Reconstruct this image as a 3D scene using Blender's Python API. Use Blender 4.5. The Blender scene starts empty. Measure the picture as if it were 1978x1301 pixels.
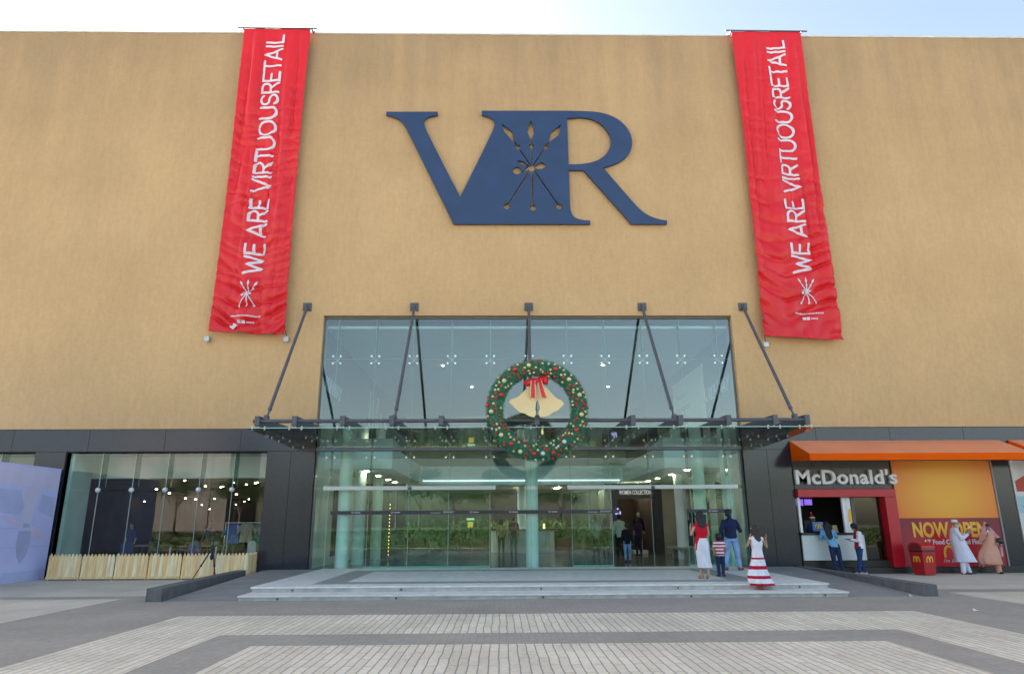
import bpy, bmesh, math, random
from mathutils import Vector, Matrix, Euler, noise
R = math.radians
random.seed(7)
scn = bpy.context.scene
COL = scn.collection

# ------------------------------------------------------------------ camera, sky, sun, exposure
cam_d = bpy.data.cameras.new("camera")
cam = bpy.data.objects.new("camera", cam_d); COL.objects.link(cam)
cam_d.sensor_width = 36.0; cam_d.lens = 36.0 * 1320 / 1978
cam_d.clip_start = 0.1; cam_d.clip_end = 2000
_p, _y, _r = R(15.228), R(0.981), R(-0.307)
_f = Vector((math.sin(_y) * math.cos(_p), math.cos(_y) * math.cos(_p), math.sin(_p)))
_rt = Vector((math.cos(_y), -math.sin(_y), 0)); _up = _rt.cross(_f)
_r2 = _rt * math.cos(_r) + _up * math.sin(_r); _u2 = -_rt * math.sin(_r) + _up * math.cos(_r)
cam.matrix_world = Matrix(((_r2.x, _u2.x, -_f.x, 0), (_r2.y, _u2.y, -_f.y, 0), (_r2.z, _u2.z, -_f.z, 1.65), (0, 0, 0, 1)))
scn.camera = cam

SUN_EL, SUN_AZ = R(27.5), R(-50)          # behind the mall, to the left (azimuth from +Y towards +X)
w = bpy.data.worlds.new("World"); scn.world = w; w.use_nodes = True
nt = w.node_tree; bg = nt.nodes["Background"]
sky = nt.nodes.new("ShaderNodeTexSky"); sky.sky_type = 'NISHITA'; sky.sun_disc = False
sky.sun_elevation = SUN_EL; sky.sun_rotation = SUN_AZ
sky.air_density = 0.9; sky.dust_density = 2.2; sky.ozone_density = 2.4
tint = nt.nodes.new("ShaderNodeMix"); tint.data_type = 'RGBA'; tint.blend_type = 'MULTIPLY'; tint.inputs[0].default_value = 1; tint.inputs[7].default_value = (1.16, .975, .77, 1)
nt.links.new(sky.outputs[0], tint.inputs[6]); nt.links.new(tint.outputs[2], bg.inputs[0]); bg.inputs[1].default_value = 0.051
sl = bpy.data.lights.new("sun", 'SUN'); sl.energy = 5.0; sl.angle = R(0.6); sl.color = (1.0, 0.92, 0.80)
so = bpy.data.objects.new("sun", sl); COL.objects.link(so)
sd = Vector((math.sin(SUN_AZ) * math.cos(SUN_EL), math.cos(SUN_AZ) * math.cos(SUN_EL), math.sin(SUN_EL)))
so.rotation_euler = sd.to_track_quat('Z', 'Y').to_euler(); so.location = sd * 100
scn.view_settings.view_transform = 'Standard'; scn.view_settings.look = 'None'
scn.view_settings.exposure = 3.42; scn.view_settings.gamma = 1
scn.cycles.transparent_max_bounces = 24; scn.cycles.max_bounces = 10; scn.cycles.diffuse_bounces = 5
scn.cycles.use_denoising = True

# ------------------------------------------------------------------ materials
MATS = {}
def M(name, col, rough=.6, metal=0, var=.08, scale=2.0, bump=0, bscale=60, spec=.5, emit=0, stretch=(1, 1, 1), coat=0):
    if name in MATS: return MATS[name]
    m = bpy.data.materials.new(name); m.use_nodes = True; t = m.node_tree; n = t.nodes; b = n["Principled BSDF"]
    b.inputs["Roughness"].default_value = rough; b.inputs["Metallic"].default_value = metal
    b.inputs["Specular IOR Level"].default_value = spec; b.inputs["Coat Weight"].default_value = coat
    tc = n.new("ShaderNodeTexCoord"); mp = n.new("ShaderNodeMapping"); mp.inputs["Scale"].default_value = stretch
    t.links.new(tc.outputs["Object"], mp.inputs[0])
    nz = n.new("ShaderNodeTexNoise"); nz.inputs["Scale"].default_value = scale; nz.inputs["Detail"].default_value = 6
    t.links.new(mp.outputs[0], nz.inputs["Vector"])
    rp = n.new("ShaderNodeValToRGB"); c = col
    rp.color_ramp.elements[0].position = .3; rp.color_ramp.elements[1].position = .7
    rp.color_ramp.elements[0].color = (*[x * (1 - var) for x in c], 1)
    rp.color_ramp.elements[1].color = (*[min(1, x * (1 + var)) for x in c], 1)
    t.links.new(nz.outputs[0], rp.inputs[0]); t.links.new(rp.outputs[0], b.inputs["Base Color"])
    if emit:
        b.inputs["Emission Color"].default_value = (*c, 1); b.inputs["Emission Strength"].default_value = emit
    if bump:
        n2 = n.new("ShaderNodeTexNoise"); n2.inputs["Scale"].default_value = bscale; n2.inputs["Detail"].default_value = 4
        t.links.new(mp.outputs[0], n2.inputs["Vector"])
        bp = n.new("ShaderNodeBump"); bp.inputs["Strength"].default_value = bump; bp.inputs["Distance"].default_value = .02
        t.links.new(n2.outputs[0], bp.inputs["Height"]); t.links.new(bp.outputs[0], b.inputs["Normal"])
    MATS[name] = m; return m

def glass(name, tint, f0=.05, rough=0.0):
    m = bpy.data.materials.new(name); m.use_nodes = True; t = m.node_tree; n = t.nodes
    n.remove(n["Principled BSDF"]); out = n["Material Output"]
    tr = n.new("ShaderNodeBsdfTransparent"); tr.inputs[0].default_value = (*tint, 1)
    gl = n.new("ShaderNodeBsdfGlossy"); gl.inputs["Roughness"].default_value = rough; gl.inputs[0].default_value = (1, .97, .93, 1)
    lw = n.new("ShaderNodeLayerWeight"); lw.inputs[0].default_value = .5
    pw = n.new("ShaderNodeMath"); pw.operation = 'POWER'; pw.inputs[1].default_value = 5
    ma = n.new("ShaderNodeMath"); ma.operation = 'MULTIPLY_ADD'; ma.inputs[1].default_value = 1 - f0; ma.inputs[2].default_value = f0
    mx = n.new("ShaderNodeMixShader")
    t.links.new(lw.outputs["Facing"], pw.inputs[0]); t.links.new(pw.outputs[0], ma.inputs[0]); t.links.new(ma.outputs[0], mx.inputs[0])
    t.links.new(tr.outputs[0], mx.inputs[1]); t.links.new(gl.outputs[0], mx.inputs[2]); t.links.new(mx.outputs[0], out.inputs[0])
    MATS[name] = m; return m

def stucco():
    m = M('tan stucco', (.55, .372, .202), rough=.9, var=.06, scale=.3, spec=.15)
    t = m.node_tree; n = t.nodes; b = n["Principled BSDF"]
    tc = [x for x in n if x.bl_idname == "ShaderNodeTexCoord"][0]
    base = [x for x in n if x.bl_idname == "ShaderNodeValToRGB"][0]
    mp = n.new("ShaderNodeMapping"); mp.inputs["Scale"].default_value = (9, 9, 1.6); t.links.new(tc.outputs["Object"], mp.inputs[0])
    nz = n.new("ShaderNodeTexNoise"); nz.inputs["Scale"].default_value = 1.2; nz.inputs["Detail"].default_value = 8; t.links.new(mp.outputs[0], nz.inputs["Vector"])
    r2 = n.new("ShaderNodeValToRGB"); r2.color_ramp.elements[0].position = .28; r2.color_ramp.elements[1].position = .62
    r2.color_ramp.elements[0].color = (.955, .95, .945, 1); r2.color_ramp.elements[1].color = (1.02, 1.015, 1.0, 1)
    t.links.new(nz.outputs[0], r2.inputs[0])
    mu = n.new("ShaderNodeMix"); mu.data_type = 'RGBA'; mu.blend_type = 'MULTIPLY'; mu.inputs[0].default_value = 1
    t.links.new(base.outputs[0], mu.inputs[6]); t.links.new(r2.outputs[0], mu.inputs[7])
    # fine speckle
    n3 = n.new("ShaderNodeTexNoise"); n3.inputs["Scale"].default_value = 9; n3.inputs["Detail"].default_value = 8; t.links.new(tc.outputs["Object"], n3.inputs["Vector"])
    r3 = n.new("ShaderNodeValToRGB"); r3.color_ramp.elements[0].position = .35; r3.color_ramp.elements[1].position = .65
    r3.color_ramp.elements[0].color = (.965, .96, .955, 1); r3.color_ramp.elements[1].color = (1.02, 1.02, 1.02, 1); t.links.new(n3.outputs[0], r3.inputs[0])
    m2 = n.new("ShaderNodeMix"); m2.data_type = 'RGBA'; m2.blend_type = 'MULTIPLY'; m2.inputs[0].default_value = 1
    t.links.new(mu.outputs[2], m2.inputs[6]); t.links.new(r3.outputs[0], m2.inputs[7])
    # shade painted into the colour towards the parapet, broken by rain streaks and patches
    sx = n.new("ShaderNodeSeparateXYZ"); t.links.new(tc.outputs["Object"], sx.inputs[0])
    mr = n.new("ShaderNodeMapRange"); mr.inputs["From Min"].default_value = 7.0; mr.inputs["From Max"].default_value = 20.7; mr.clamp = True; t.links.new(sx.outputs["Z"], mr.inputs["Value"])
    m5 = n.new("ShaderNodeMapping"); m5.inputs["Scale"].default_value = (1.6, 1.6, .09); t.links.new(tc.outputs["Object"], m5.inputs[0])
    n5 = n.new("ShaderNodeTexNoise"); n5.inputs["Scale"].default_value = 1.0; n5.inputs["Detail"].default_value = 7; t.links.new(m5.outputs[0], n5.inputs["Vector"])
    n6 = n.new("ShaderNodeTexNoise"); n6.inputs["Scale"].default_value = .22; n6.inputs["Detail"].default_value = 4; t.links.new(tc.outputs["Object"], n6.inputs["Vector"])
    a5 = n.new("ShaderNodeMath"); a5.operation = 'MULTIPLY_ADD'; a5.inputs[1].default_value = .9; t.links.new(n5.outputs[0], a5.inputs[0]); t.links.new(n6.outputs[0], a5.inputs[2])
    p5 = n.new("ShaderNodeMath"); p5.operation = 'POWER'; p5.inputs[1].default_value = 1.5; t.links.new(mr.outputs[0], p5.inputs[0])
    q5 = n.new("ShaderNodeMath"); q5.operation = 'MULTIPLY'; q5.use_clamp = True; t.links.new(p5.outputs[0], q5.inputs[0]); t.links.new(a5.outputs[0], q5.inputs[1])
    m6 = n.new("ShaderNodeMix"); m6.data_type = 'RGBA'; m6.blend_type = 'MULTIPLY'; m6.inputs[7].default_value = (.60, .63, .72, 1)
    t.links.new(q5.outputs[0], m6.inputs[0]); t.links.new(m2.outputs[2], m6.inputs[6]); t.links.new(m6.outputs[2], b.inputs["Base Color"])
    n4 = n.new("ShaderNodeTexNoise"); n4.inputs["Scale"].default_value = 22; n4.inputs["Detail"].default_value = 6; t.links.new(tc.outputs["Object"], n4.inputs["Vector"])
    bp = n.new("ShaderNodeBump"); bp.inputs["Strength"].default_value = .45; bp.inputs["Distance"].default_value = .02
    t.links.new(n4.outputs[0], bp.inputs["Height"]); t.links.new(bp.outputs[0], b.inputs["Normal"])
    return m

def paver(name, c1, c2, mortar, bw, bh, msize, rough=.75, swap=True, mottle=.12):
    m = bpy.data.materials.new(name); m.use_nodes = True; t = m.node_tree; n = t.nodes; b = n["Principled BSDF"]
    b.inputs["Roughness"].default_value = rough; b.inputs["Specular IOR Level"].default_value = .3
    tc = n.new("ShaderNodeTexCoord"); mp = n.new("ShaderNodeMapping")
    if swap: mp.inputs["Rotation"].default_value = (0, 0, R(90))
    wn = n.new("ShaderNodeTexNoise"); wn.inputs["Scale"].default_value = 1.3; wn.inputs["Detail"].default_value = 3
    t.links.new(tc.outputs["Object"], wn.inputs["Vector"])
    vs = n.new("ShaderNodeVectorMath"); vs.operation = 'MULTIPLY_ADD'; vs.inputs[1].default_value = (.05, .05, 0); 
    t.links.new(wn.outputs["Color"], vs.inputs[0]); t.links.new(tc.outputs["Object"], vs.inputs[2]); t.links.new(vs.outputs[0], mp.inputs[0])
    br = n.new("ShaderNodeTexBrick"); br.inputs["Scale"].default_value = 1; br.inputs["Brick Width"].default_value = bw; br.inputs["Row Height"].default_value = bh
    br.inputs["Mortar Size"].default_value = msize; br.inputs["Mortar Smooth"].default_value = .3; br.inputs["Bias"].default_value = 0
    br.inputs["Color1"].default_value = (*c1, 1); br.inputs["Color2"].default_value = (*c2, 1); br.inputs["Mortar"].default_value = (*mortar, 1)
    t.links.new(mp.outputs[0], br.inputs["Vector"])
    def mottl(scale, amt, prev):
        nz = n.new("ShaderNodeTexNoise"); nz.inputs["Scale"].default_value = scale; nz.inputs["Detail"].default_value = 7
        t.links.new(tc.outputs["Object"], nz.inputs["Vector"])
        rp = n.new("ShaderNodeValToRGB"); rp.color_ramp.elements[0].position = .3; rp.color_ramp.elements[1].position = .7
        rp.color_ramp.elements[0].color = (1 - amt, 1 - amt, 1 - amt * 1.1, 1); rp.color_ramp.elements[1].color = (1 + amt, 1 + amt, 1 + amt * .9, 1)
        t.links.new(nz.outputs[0], rp.inputs[0])
        mx = n.new("ShaderNodeMix"); mx.data_type = 'RGBA'; mx.blend_type = 'MULTIPLY'; mx.inputs[0].default_value = 1
        t.links.new(prev, mx.inputs[6]); t.links.new(rp.outputs[0], mx.inputs[7]); return mx.outputs[2]
    c = mottl(.6, mottle, br.outputs["Color"]); c = mottl(14, mottle * .8, c)
    t.links.new(c, b.inputs["Base Color"])
    bp = n.new("ShaderNodeBump"); bp.inputs["Strength"].default_value = .5; bp.inputs["Distance"].default_value = .01; bp.invert = True
    t.links.new(br.outputs["Fac"], bp.inputs["Height"]); t.links.new(bp.outputs[0], b.inputs["Normal"])
    MATS[name] = m; return m

STUCCO = stucco()
GRANITE = M('black granite', (.021, .025, .042), rough=.15, var=.22, scale=30, spec=.58)
DARKTILE = M('dark grey tile', (.06, .06, .065), rough=.3, var=.15, scale=4)
STEEL = M('grey painted steel', (.075, .082, .10), rough=.45, var=.1, scale=5)
CHROME = M('bright steel', (.75, .77, .78), rough=.22, metal=1, var=.03)
WHITE = M('white paint', (.78, .79, .79), rough=.45, var=.03)
WHITEP = M('white powder coat', (.72, .74, .75), rough=.35, var=.03)
BLACK = M('black plastic', (.012, .012, .013), rough=.4, var=.2)
GLASS = glass('clear pane glass', (.82, .93, .91), .034)
GLASSS = glass('shop pane glass', (.92, .96, .95), .034)
GLASSUP = glass('upper pane glass', (.86, .95, .94), .095)
GLASSC = glass('canopy glass', (.46, .58, .55), .045)
GLASSE = M('glass edge', (.30, .50, .46), rough=.2, var=.05)
NAVY = M('navy painted metal', (.017, .042, .115), rough=.42, var=.12, scale=1.5)
RED = M('red banner cloth', (.60, .012, .020), rough=.36, var=.05, scale=.8, spec=.38)
LETTER = M('white print', (.62, .57, .67), rough=.7, var=.03)
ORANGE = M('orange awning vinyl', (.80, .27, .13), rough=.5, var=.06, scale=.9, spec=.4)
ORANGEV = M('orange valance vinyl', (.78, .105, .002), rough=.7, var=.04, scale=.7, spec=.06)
REDF = M('red frame panel', (.48, .008, .022), rough=.3, var=.06)
REDB = M('red bin plastic', (.42, .008, .014), rough=.35, var=.08)
YEL = M('yellow print', (.85, .48, .03), rough=.5, var=.04)
PINE = M('pale pine wood', (.80, .58, .30), rough=.7, var=.22, scale=3, stretch=(9, 9, .8), bump=.3, bscale=14)
CREAM = M('cream painted board', (.80, .62, .33), rough=.6, var=.05)
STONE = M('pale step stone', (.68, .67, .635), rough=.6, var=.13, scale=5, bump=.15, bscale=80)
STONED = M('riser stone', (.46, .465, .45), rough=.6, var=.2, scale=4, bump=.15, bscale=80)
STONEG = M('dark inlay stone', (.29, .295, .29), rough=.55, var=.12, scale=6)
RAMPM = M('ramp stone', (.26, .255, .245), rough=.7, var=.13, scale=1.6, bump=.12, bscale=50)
KERBM = M('kerb stone', (.12, .122, .13), rough=.75, var=.2, scale=5, bump=.2, bscale=60)
LOBBYF = M('polished lobby floor', (.17, .18, .16), rough=.16, var=.12, scale=1.0)
LOBBYW = M('lobby white wall', (.70, .74, .73), rough=.6, var=.03)
LOBBYC = M('lobby ceiling', (.50, .55, .56), rough=.7, var=.03)
BLUEW = M('lobby blue wall', (.05, .10, .17), rough=.5, var=.05)
DARKW = M('dark shop wall', (.055, .05, .045), rough=.7, var=.3, scale=1.5)
BROWNW = M('brown shop wall', (.075, .055, .04), rough=.7, var=.3, scale=1.2)
LAMP = M('lamp glow', (1, .88, .66), emit=7)
PALMFILL = M('palm fill glow', (1, .95, .75), emit=18)
LAMPW = M('white lamp glow', (.8, .95, 1), emit=.2)
SKIN = M('brown skin', (.36, .19, .115), rough=.5, var=.05, scale=12)
SKINL = M('light brown skin', (.50, .29, .19), rough=.5, var=.05, scale=12)
SKIND = M('dark brown skin', (.20, .105, .065), rough=.5, var=.05, scale=12)
HAIR = M('black hair', (.010, .008, .008), rough=.6, var=.4, scale=40, stretch=(3, 3, .3))
HAIRB = M('brown black hair', (.028, .017, .013), rough=.6, var=.4, scale=40, stretch=(3, 3, .3))
EYE = M('dark eye', (.02, .012, .01), rough=.2, var=.1)
LIP = M('lips', (.30, .09, .08), rough=.4, var=.05)

# ------------------------------------------------------------------ mesh helpers
class MB:
    def __init__(s): s.v = []; s.f = []; s.mi = []; s.sm = []
    def add(s, vs, fs, mi=0, smooth=False):
        o = len(s.v); s.v += [tuple(v) for v in vs]
        for f in fs: s.f.append([i + o for i in f]); s.mi.append(mi); s.sm.append(smooth)
        return s
    def box(s, x0, x1, y0, y1, z0, z1, mi=0):
        v = [(x, y, z) for z in (z0, z1) for y in (y0, y1) for x in (x0, x1)]
        return s.add(v, [(0, 2, 3, 1), (4, 5, 7, 6), (0, 1, 5, 4), (2, 6, 7, 3), (0, 4, 6, 2), (1, 3, 7, 5)], mi)
    def hexa(s, a, mi=0):   # eight corners ordered like box()
        return s.add(a, [(0, 2, 3, 1), (4, 5, 7, 6), (0, 1, 5, 4), (2, 6, 7, 3), (0, 4, 6, 2), (1, 3, 7, 5)], mi)
    def bar(s, a, b, wx, wz, mi=0):  # rectangular bar from a to b
        a, b = Vector(a), Vector(b); d = (b - a).normalized(); up = Vector((0, 0, 1)) if abs(d.z) < .95 else Vector((0, 1, 0))
        x = d.cross(up).normalized() * wx / 2; z = x.cross(d).normalized() * wz / 2
        return s.hexa([a - x - z, a + x - z, b - x - z, b + x - z, a - x + z, a + x + z, b - x + z, b + x + z], mi)
    def cyl(s, a, b, r0, r1=None, n=16, mi=0, cap=True, smooth=True):
        r1 = r0 if r1 is None else r1; a, b = Vector(a), Vector(b); d = (b - a).normalized()
        u = d.orthogonal().normalized(); w2 = d.cross(u)
        vs = []
        for c, r in ((a, r0), (b, r1)):
            for k in range(n):
                t = 2 * math.pi * k / n; vs.append(c + u * (r * math.cos(t)) + w2 * (r * math.sin(t)))
        s.add(vs, [(k, (k + 1) % n, n + (k + 1) % n, n + k) for k in range(n)], mi, smooth)
        if cap: s.add(vs, [list(range(n))[::-1], list(range(n, 2 * n))], mi)
        return s
    def tube(s, a, b, r0, r1=None, n=12, mi=0):   # capsule with rounded ends, closed
        r1 = r0 if r1 is None else r1; a, b = Vector(a), Vector(b); d = (b - a)
        d = d.normalized() if d.length > 1e-6 else Vector((0, 0, 1))
        rings = []
        for k in range(1, 4): t = math.pi / 2 * k / 4; rings.append((a - d * r0 * math.cos(t), r0 * math.sin(t)))
        rings.append((a, r0)); rings.append((b, r1))
        for k in range(1, 4): t = math.pi / 2 * k / 4; rings.append((b + d * r1 * math.sin(t), r1 * math.cos(t)))
        u = d.orthogonal().normalized(); w2 = d.cross(u)
        return s.rings([[c + u * (r * math.cos(2 * math.pi * k / n)) + w2 * (r * math.sin(2 * math.pi * k / n)) for k in range(n)] for c, r in rings], mi)
    def rings(s, rs, mi=0, mif=None):
        n = len(rs[0]); vs = [p for r in rs for p in r]; o = len(s.v); s.v += [tuple(p) for p in vs]
        for i in range(len(rs) - 1):
            m_ = mif(i) if mif else mi
            for k in range(n):
                s.f.append([o + i * n + k, o + i * n + (k + 1) % n, o + (i + 1) * n + (k + 1) % n, o + (i + 1) * n + k]); s.mi.append(m_); s.sm.append(True)
        for i, rev in ((0, True), (len(rs) - 1, False)):
            q = [o + i * n + k for k in range(n)]; s.f.append(q[::-1] if rev else q); s.mi.append(mif(max(0, i - 1)) if mif else mi); s.sm.append(False)
        return s
    def ell(s, c, r, rot=None, n=16, m=10, mi=0):
        c = Vector(c); rs = []
        for i in range(1, m):
            t = math.pi * i / m; ring = []
            for k in range(n):
                p = Vector((r[0] * math.sin(t) * math.cos(2 * math.pi * k / n), r[1] * math.sin(t) * math.sin(2 * math.pi * k / n), -r[2] * math.cos(t)))
                ring.append(c + (rot @ p if rot else p))
            rs.append(ring)
        return s.rings(rs, mi)
    def prism(s, pts, y0, y1, mi=0):   # polygon in XZ, from y0 (front) to y1
        n = len(pts); vs = [(p[0], y0, p[1]) for p in pts] + [(p[0], y1, p[1]) for p in pts]
        s.add(vs, [list(range(n)), list(range(2 * n - 1, n - 1, -1))] + [(k, n + k, n + (k + 1) % n, (k + 1) % n) for k in range(n)], mi); return s
    def mesh(s, name, mats, off=(0, 0, 0)):
        me = bpy.data.meshes.new(name); ox, oy, oz = off
        me.from_pydata([(a - ox, b - oy, c - oz) for a, b, c in s.v], [], s.f)
        for m in (mats if isinstance(mats, (list, tuple)) else [mats]): me.materials.append(m)
        me.polygons.foreach_set('material_index', s.mi); me.polygons.foreach_set('use_smooth', s.sm)
        bm = bmesh.new(); bm.from_mesh(me); bmesh.ops.recalc_face_normals(bm, faces=bm.faces[:]); bm.to_mesh(me); bm.free()
        me.update(); return me
    def build(s, name, mats, parent=None, bevel=0):
        off = world_loc(parent) if parent else Vector((0, 0, 0))
        o = bpy.data.objects.new(name, s.mesh(name, mats, off)); COL.objects.link(o)
        if parent: o.parent = parent
        if bevel:
            b = o.modifiers.new("bevel", 'BEVEL'); b.width = bevel; b.segments = 2; b.limit_method = 'ANGLE'; b.angle_limit = R(40)
        return o

def world_loc(o):
    l = Vector(o.location)
    while o.parent: o = o.parent; l += Vector(o.location)
    return l
def tag(o, label=None, cat=None, group=None, kind=None):
    if label: o['label'] = label
    if cat: o['category'] = cat
    if group: o['group'] = group
    if kind: o['kind'] = kind
    return o
def thing(name, loc, label, cat, group=None, rotz=0):
    o = bpy.data.objects.new(name, None); COL.objects.link(o); o.location = loc; o.rotation_euler = (0, 0, rotz)
    o.empty_display_size = .2
    return tag(o, label, cat, group)
def struct(name, mb, mat, **k):
    return tag(mb.build(name, mat, None, **k), kind='structure')
def link_mesh(name, me, parent, loc=(0, 0, 0)):
    o = bpy.data.objects.new(name, me); COL.objects.link(o); o.parent = parent; o.location = loc; return o
def dup(root, loc, rotz=None, label=None):
    r = root.copy(); COL.objects.link(r); r.location = loc
    if rotz is not None: r.rotation_euler = (0, 0, rotz)
    if label: r['label'] = label
    for ch in list(root.children):
        c = ch.copy(); COL.objects.link(c); c.parent = r
        for g in list(ch.children):
            d = g.copy(); COL.objects.link(d); d.parent = c
    return r

def text_obj(name, s, x0, x1, z0, z1, y, depth, mat, parent=None, bold=0.0, shear=0.0, face='-Y', space=1.0):
    cu = bpy.data.curves.new(name, 'FONT'); cu.body = s; cu.extrude = .05; cu.offset = bold; cu.shear = shear; cu.space_character = space; cu.resolution_u = 4
    tmp = bpy.data.objects.new("tmp_text", cu); COL.objects.link(tmp)
    me = bpy.data.meshes.new_from_object(tmp); bpy.data.objects.remove(tmp); bpy.data.curves.remove(cu)
    xs = [v.co.x for v in me.vertices]; ys = [v.co.y for v in me.vertices]; zs = [v.co.z for v in me.vertices]
    off = world_loc(parent) if parent else Vector((0, 0, 0))
    for v in me.vertices:
        u = (v.co.x - min(xs)) / (max(xs) - min(xs)); h = (v.co.y - min(ys)) / (max(ys) - min(ys)); d = (v.co.z - min(zs)) / (max(zs) - min(zs))
        if face == '-Y': p = Vector((x0 + (x1 - x0) * u, y + depth * (1 - d), z0 + (z1 - z0) * h))
        elif face == '+X': p = Vector((y - depth * (1 - d), x0 + (x1 - x0) * u, z0 + (z1 - z0) * h))   # on a wall facing +X, reads along x0->x1 in Y
        else: p = Vector((y + depth * (1 - d), x0 + (x1 - x0) * u, z0 + (z1 - z0) * h))
        v.co = p - off
    me.materials.clear(); me.materials.append(mat); me.name = name
    o = bpy.data.objects.new(name, me); COL.objects.link(o)
    if parent: o.parent = parent
    return o

def ribbon2d(pts, wd, cap=True, closed=False):
    """strip polygons (lists of 2D points) for a polyline of given width, rounded at both ends"""
    P = [Vector(p) for p in pts]; out = []; n = len(P); L = []; Rr = []
    for i in range(n):
        a = P[i - 1] if (i > 0 or closed) else None; b = P[(i + 1) % n] if (i < n - 1 or closed) else None
        d0 = (P[i] - a).normalized() if a is not None else None; d1 = (b - P[i]).normalized() if b is not None else None
        d = (d0 + d1).normalized() if d0 is not None and d1 is not None else (d0 or d1)
        nn = Vector((-d.y, d.x)); k = 1.0
        if d0 is not None and d1 is not None: k = 1 / max(.62, nn.dot(Vector((-d0.y, d0.x))))
        L.append(P[i] + nn * wd / 2 * k); Rr.append(P[i] - nn * wd / 2 * k)
    for i in range(n if closed else n - 1):
        j = (i + 1) % n; out.append([L[i], Rr[i], Rr[j], L[j]])
    if cap and not closed:
        for i, j in ((0, 1), (n - 1, n - 2)):
            d = (P[i] - P[j]).normalized(); nn = Vector((-d.y, d.x))
            out.append([P[i] + nn * (wd / 2 * math.cos(t)) + d * (wd / 2 * math.sin(t)) for t in [math.pi * q / 6 for q in range(7)]])
    return out
def densify(pts, step):
    out = [Vector(pts[0])]
    for a, b in zip(pts[:-1], pts[1:]):
        a, b = Vector(a), Vector(b)
        if (b - a).length < 1e-4: continue
        n = max(1, int((b - a).length / step))
        for k in range(1, n + 1): out.append(a.lerp(b, k / n))
    return out
def arc(cx, cy, rx, ry, a0, a1, n=12):
    return [(cx + rx * math.cos(R(a0 + (a1 - a0) * k / n)), cy + ry * math.sin(R(a0 + (a1 - a0) * k / n))) for k in range(n + 1)]
FONT = {  # monoline capitals: (advance, strokes) in a 1-high box
    'W': (.92, [[(0, 1), (.2, 0), (.41, .8), (.62, 0), (.82, 1)]]),
    'E': (.60, [[(.5, 1), (.04, 1), (.04, 0), (.5, 0)], [(.04, .52), (.44, .52)]]),
    'A': (.74, [[(0, 0), (.31, 1), (.62, 0)], [(.1, .3), (.52, .3)]]),
    'R': (.66, [[(.04, 0), (.04, 1), (.3, 1)] + arc(.3, .74, .24, .26, 80, -80) + [(.04, .48)], [(.3, .46), (.56, 0)]]),
    'V': (.70, [[(0, 1), (.31, 0), (.62, 1)]]),
    'I': (.24, [[(.06, 0), (.06, 1)]]),
    'T': (.62, [[(0, 1), (.54, 1)], [(.27, .96), (.27, 0)]]),
    'U': (.74, [[(.04, 1), (.04, .32)] + arc(.33, .32, .29, .32, 180, 360, 14) + [(.62, 1)]]),
    'O': (.88, [arc(.40, .5, .38, .5, 90, 440, 28)]),
    'S': (.66, [arc(.29, .745, .24, .255, 25, 250, 14) + arc(.29, .25, .26, .255, 75, -160, 16)]),
    'L': (.54, [[(.04, 1), (.04, 0), (.46, 0)]]),
    ' ': (.30, []),
}

def remeshed(mb, voxel, smooth=4, fold=0, fscale=5, name='m'):
    me = mb.mesh(name, SKIN); o = bpy.data.objects.new("tmp_remesh", me); COL.objects.link(o)
    r = o.modifiers.new("r", 'REMESH'); r.mode = 'VOXEL'; r.voxel_size = voxel; r.use_smooth_shade = True
    if smooth:
        s = o.modifiers.new("s", 'SMOOTH'); s.iterations = smooth; s.factor = .5
    dg = bpy.context.evaluated_depsgraph_get(); ev = o.evaluated_get(dg)
    m2 = bpy.data.meshes.new_from_object(ev, depsgraph=dg); bpy.data.objects.remove(o); bpy.data.meshes.remove(me)
    if fold:
        nn = [Vector(v.normal) for v in m2.vertices]
        for v, q in zip(m2.vertices, nn):
            c = v.co; v.co = c + q * (fold * (noise.noise(Vector((c.x * fscale, c.y * fscale, c.z * fscale * .6))) + .5 * noise.noise(Vector((c.x * fscale * 2.3, c.y * fscale * 2.3, c.z * fscale * 1.7)))))
    for p in m2.polygons: p.use_smooth = True
    m2.materials.clear(); m2.name = name
    return m2

# ------------------------------------------------------------------ ground and paving
PAVG = paver('grey setts', (.335, .31, .272), (.37, .345, .305), (.29, .268, .238), .11, .11, .005, mottle=.10)
PAVL = paver('light pavers', (.63, .57, .47), (.725, .665, .56), (.32, .295, .25), .9, .125, .010, mottle=.13)
PAVF = paver('light flags', (.53, .49, .41), (.58, .54, .455), (.45, .415, .35), .9, .6, .008, mottle=.09)
g = MB(); g.box(-220, 220, -260, 140, -.5, 0); struct('ground', g, PAVG)
def sheet(name, polys, mat, z=.005):
    m = MB()
    for p in polys:
        n = len(p); m.add([(a, b, z - .02) for a, b in p] + [(a, b, z) for a, b in p], [list(range(n))[::-1], list(range(n, 2 * n))] + [(k, (k + 1) % n, n + (k + 1) % n, n + k) for k in range(n)])
    return struct(name, m, mat)
sheet('paving_band', [[(-6.1, -8), (-4.4, -8), (-4.35, 11.5), (-6.0, 13.8)], [(-6.0, 13.8), (-4.35, 11.5), (6.28, 11.55), (7.85, 13.8)], [(6.28, 11.55), (6.28, -8), (7.95, -8), (7.85, 13.8)]], PAVL)
sheet('paving_field', [[(-3.53, 10.46), (-3.53, -8), (5.5, -8), (5.5, 10.46)]], PAVL)
sheet('side_paving', [[(-40, -8), (-8.78, -8), (-8.78, 17.0), (-40, 17.0)], [(-40, 17.7), (-8.6, 17.7), (-8.05, 23.35), (-40, 23.35)]], PAVF)
sheet('side_paving', [[(10.7, -8), (45, -8), (45, 17.2), (10.7, 17.2)], [(10.2, 18.0), (45, 18.0), (45, 23.35), (9.95, 23.35)]], PAVF)

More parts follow.
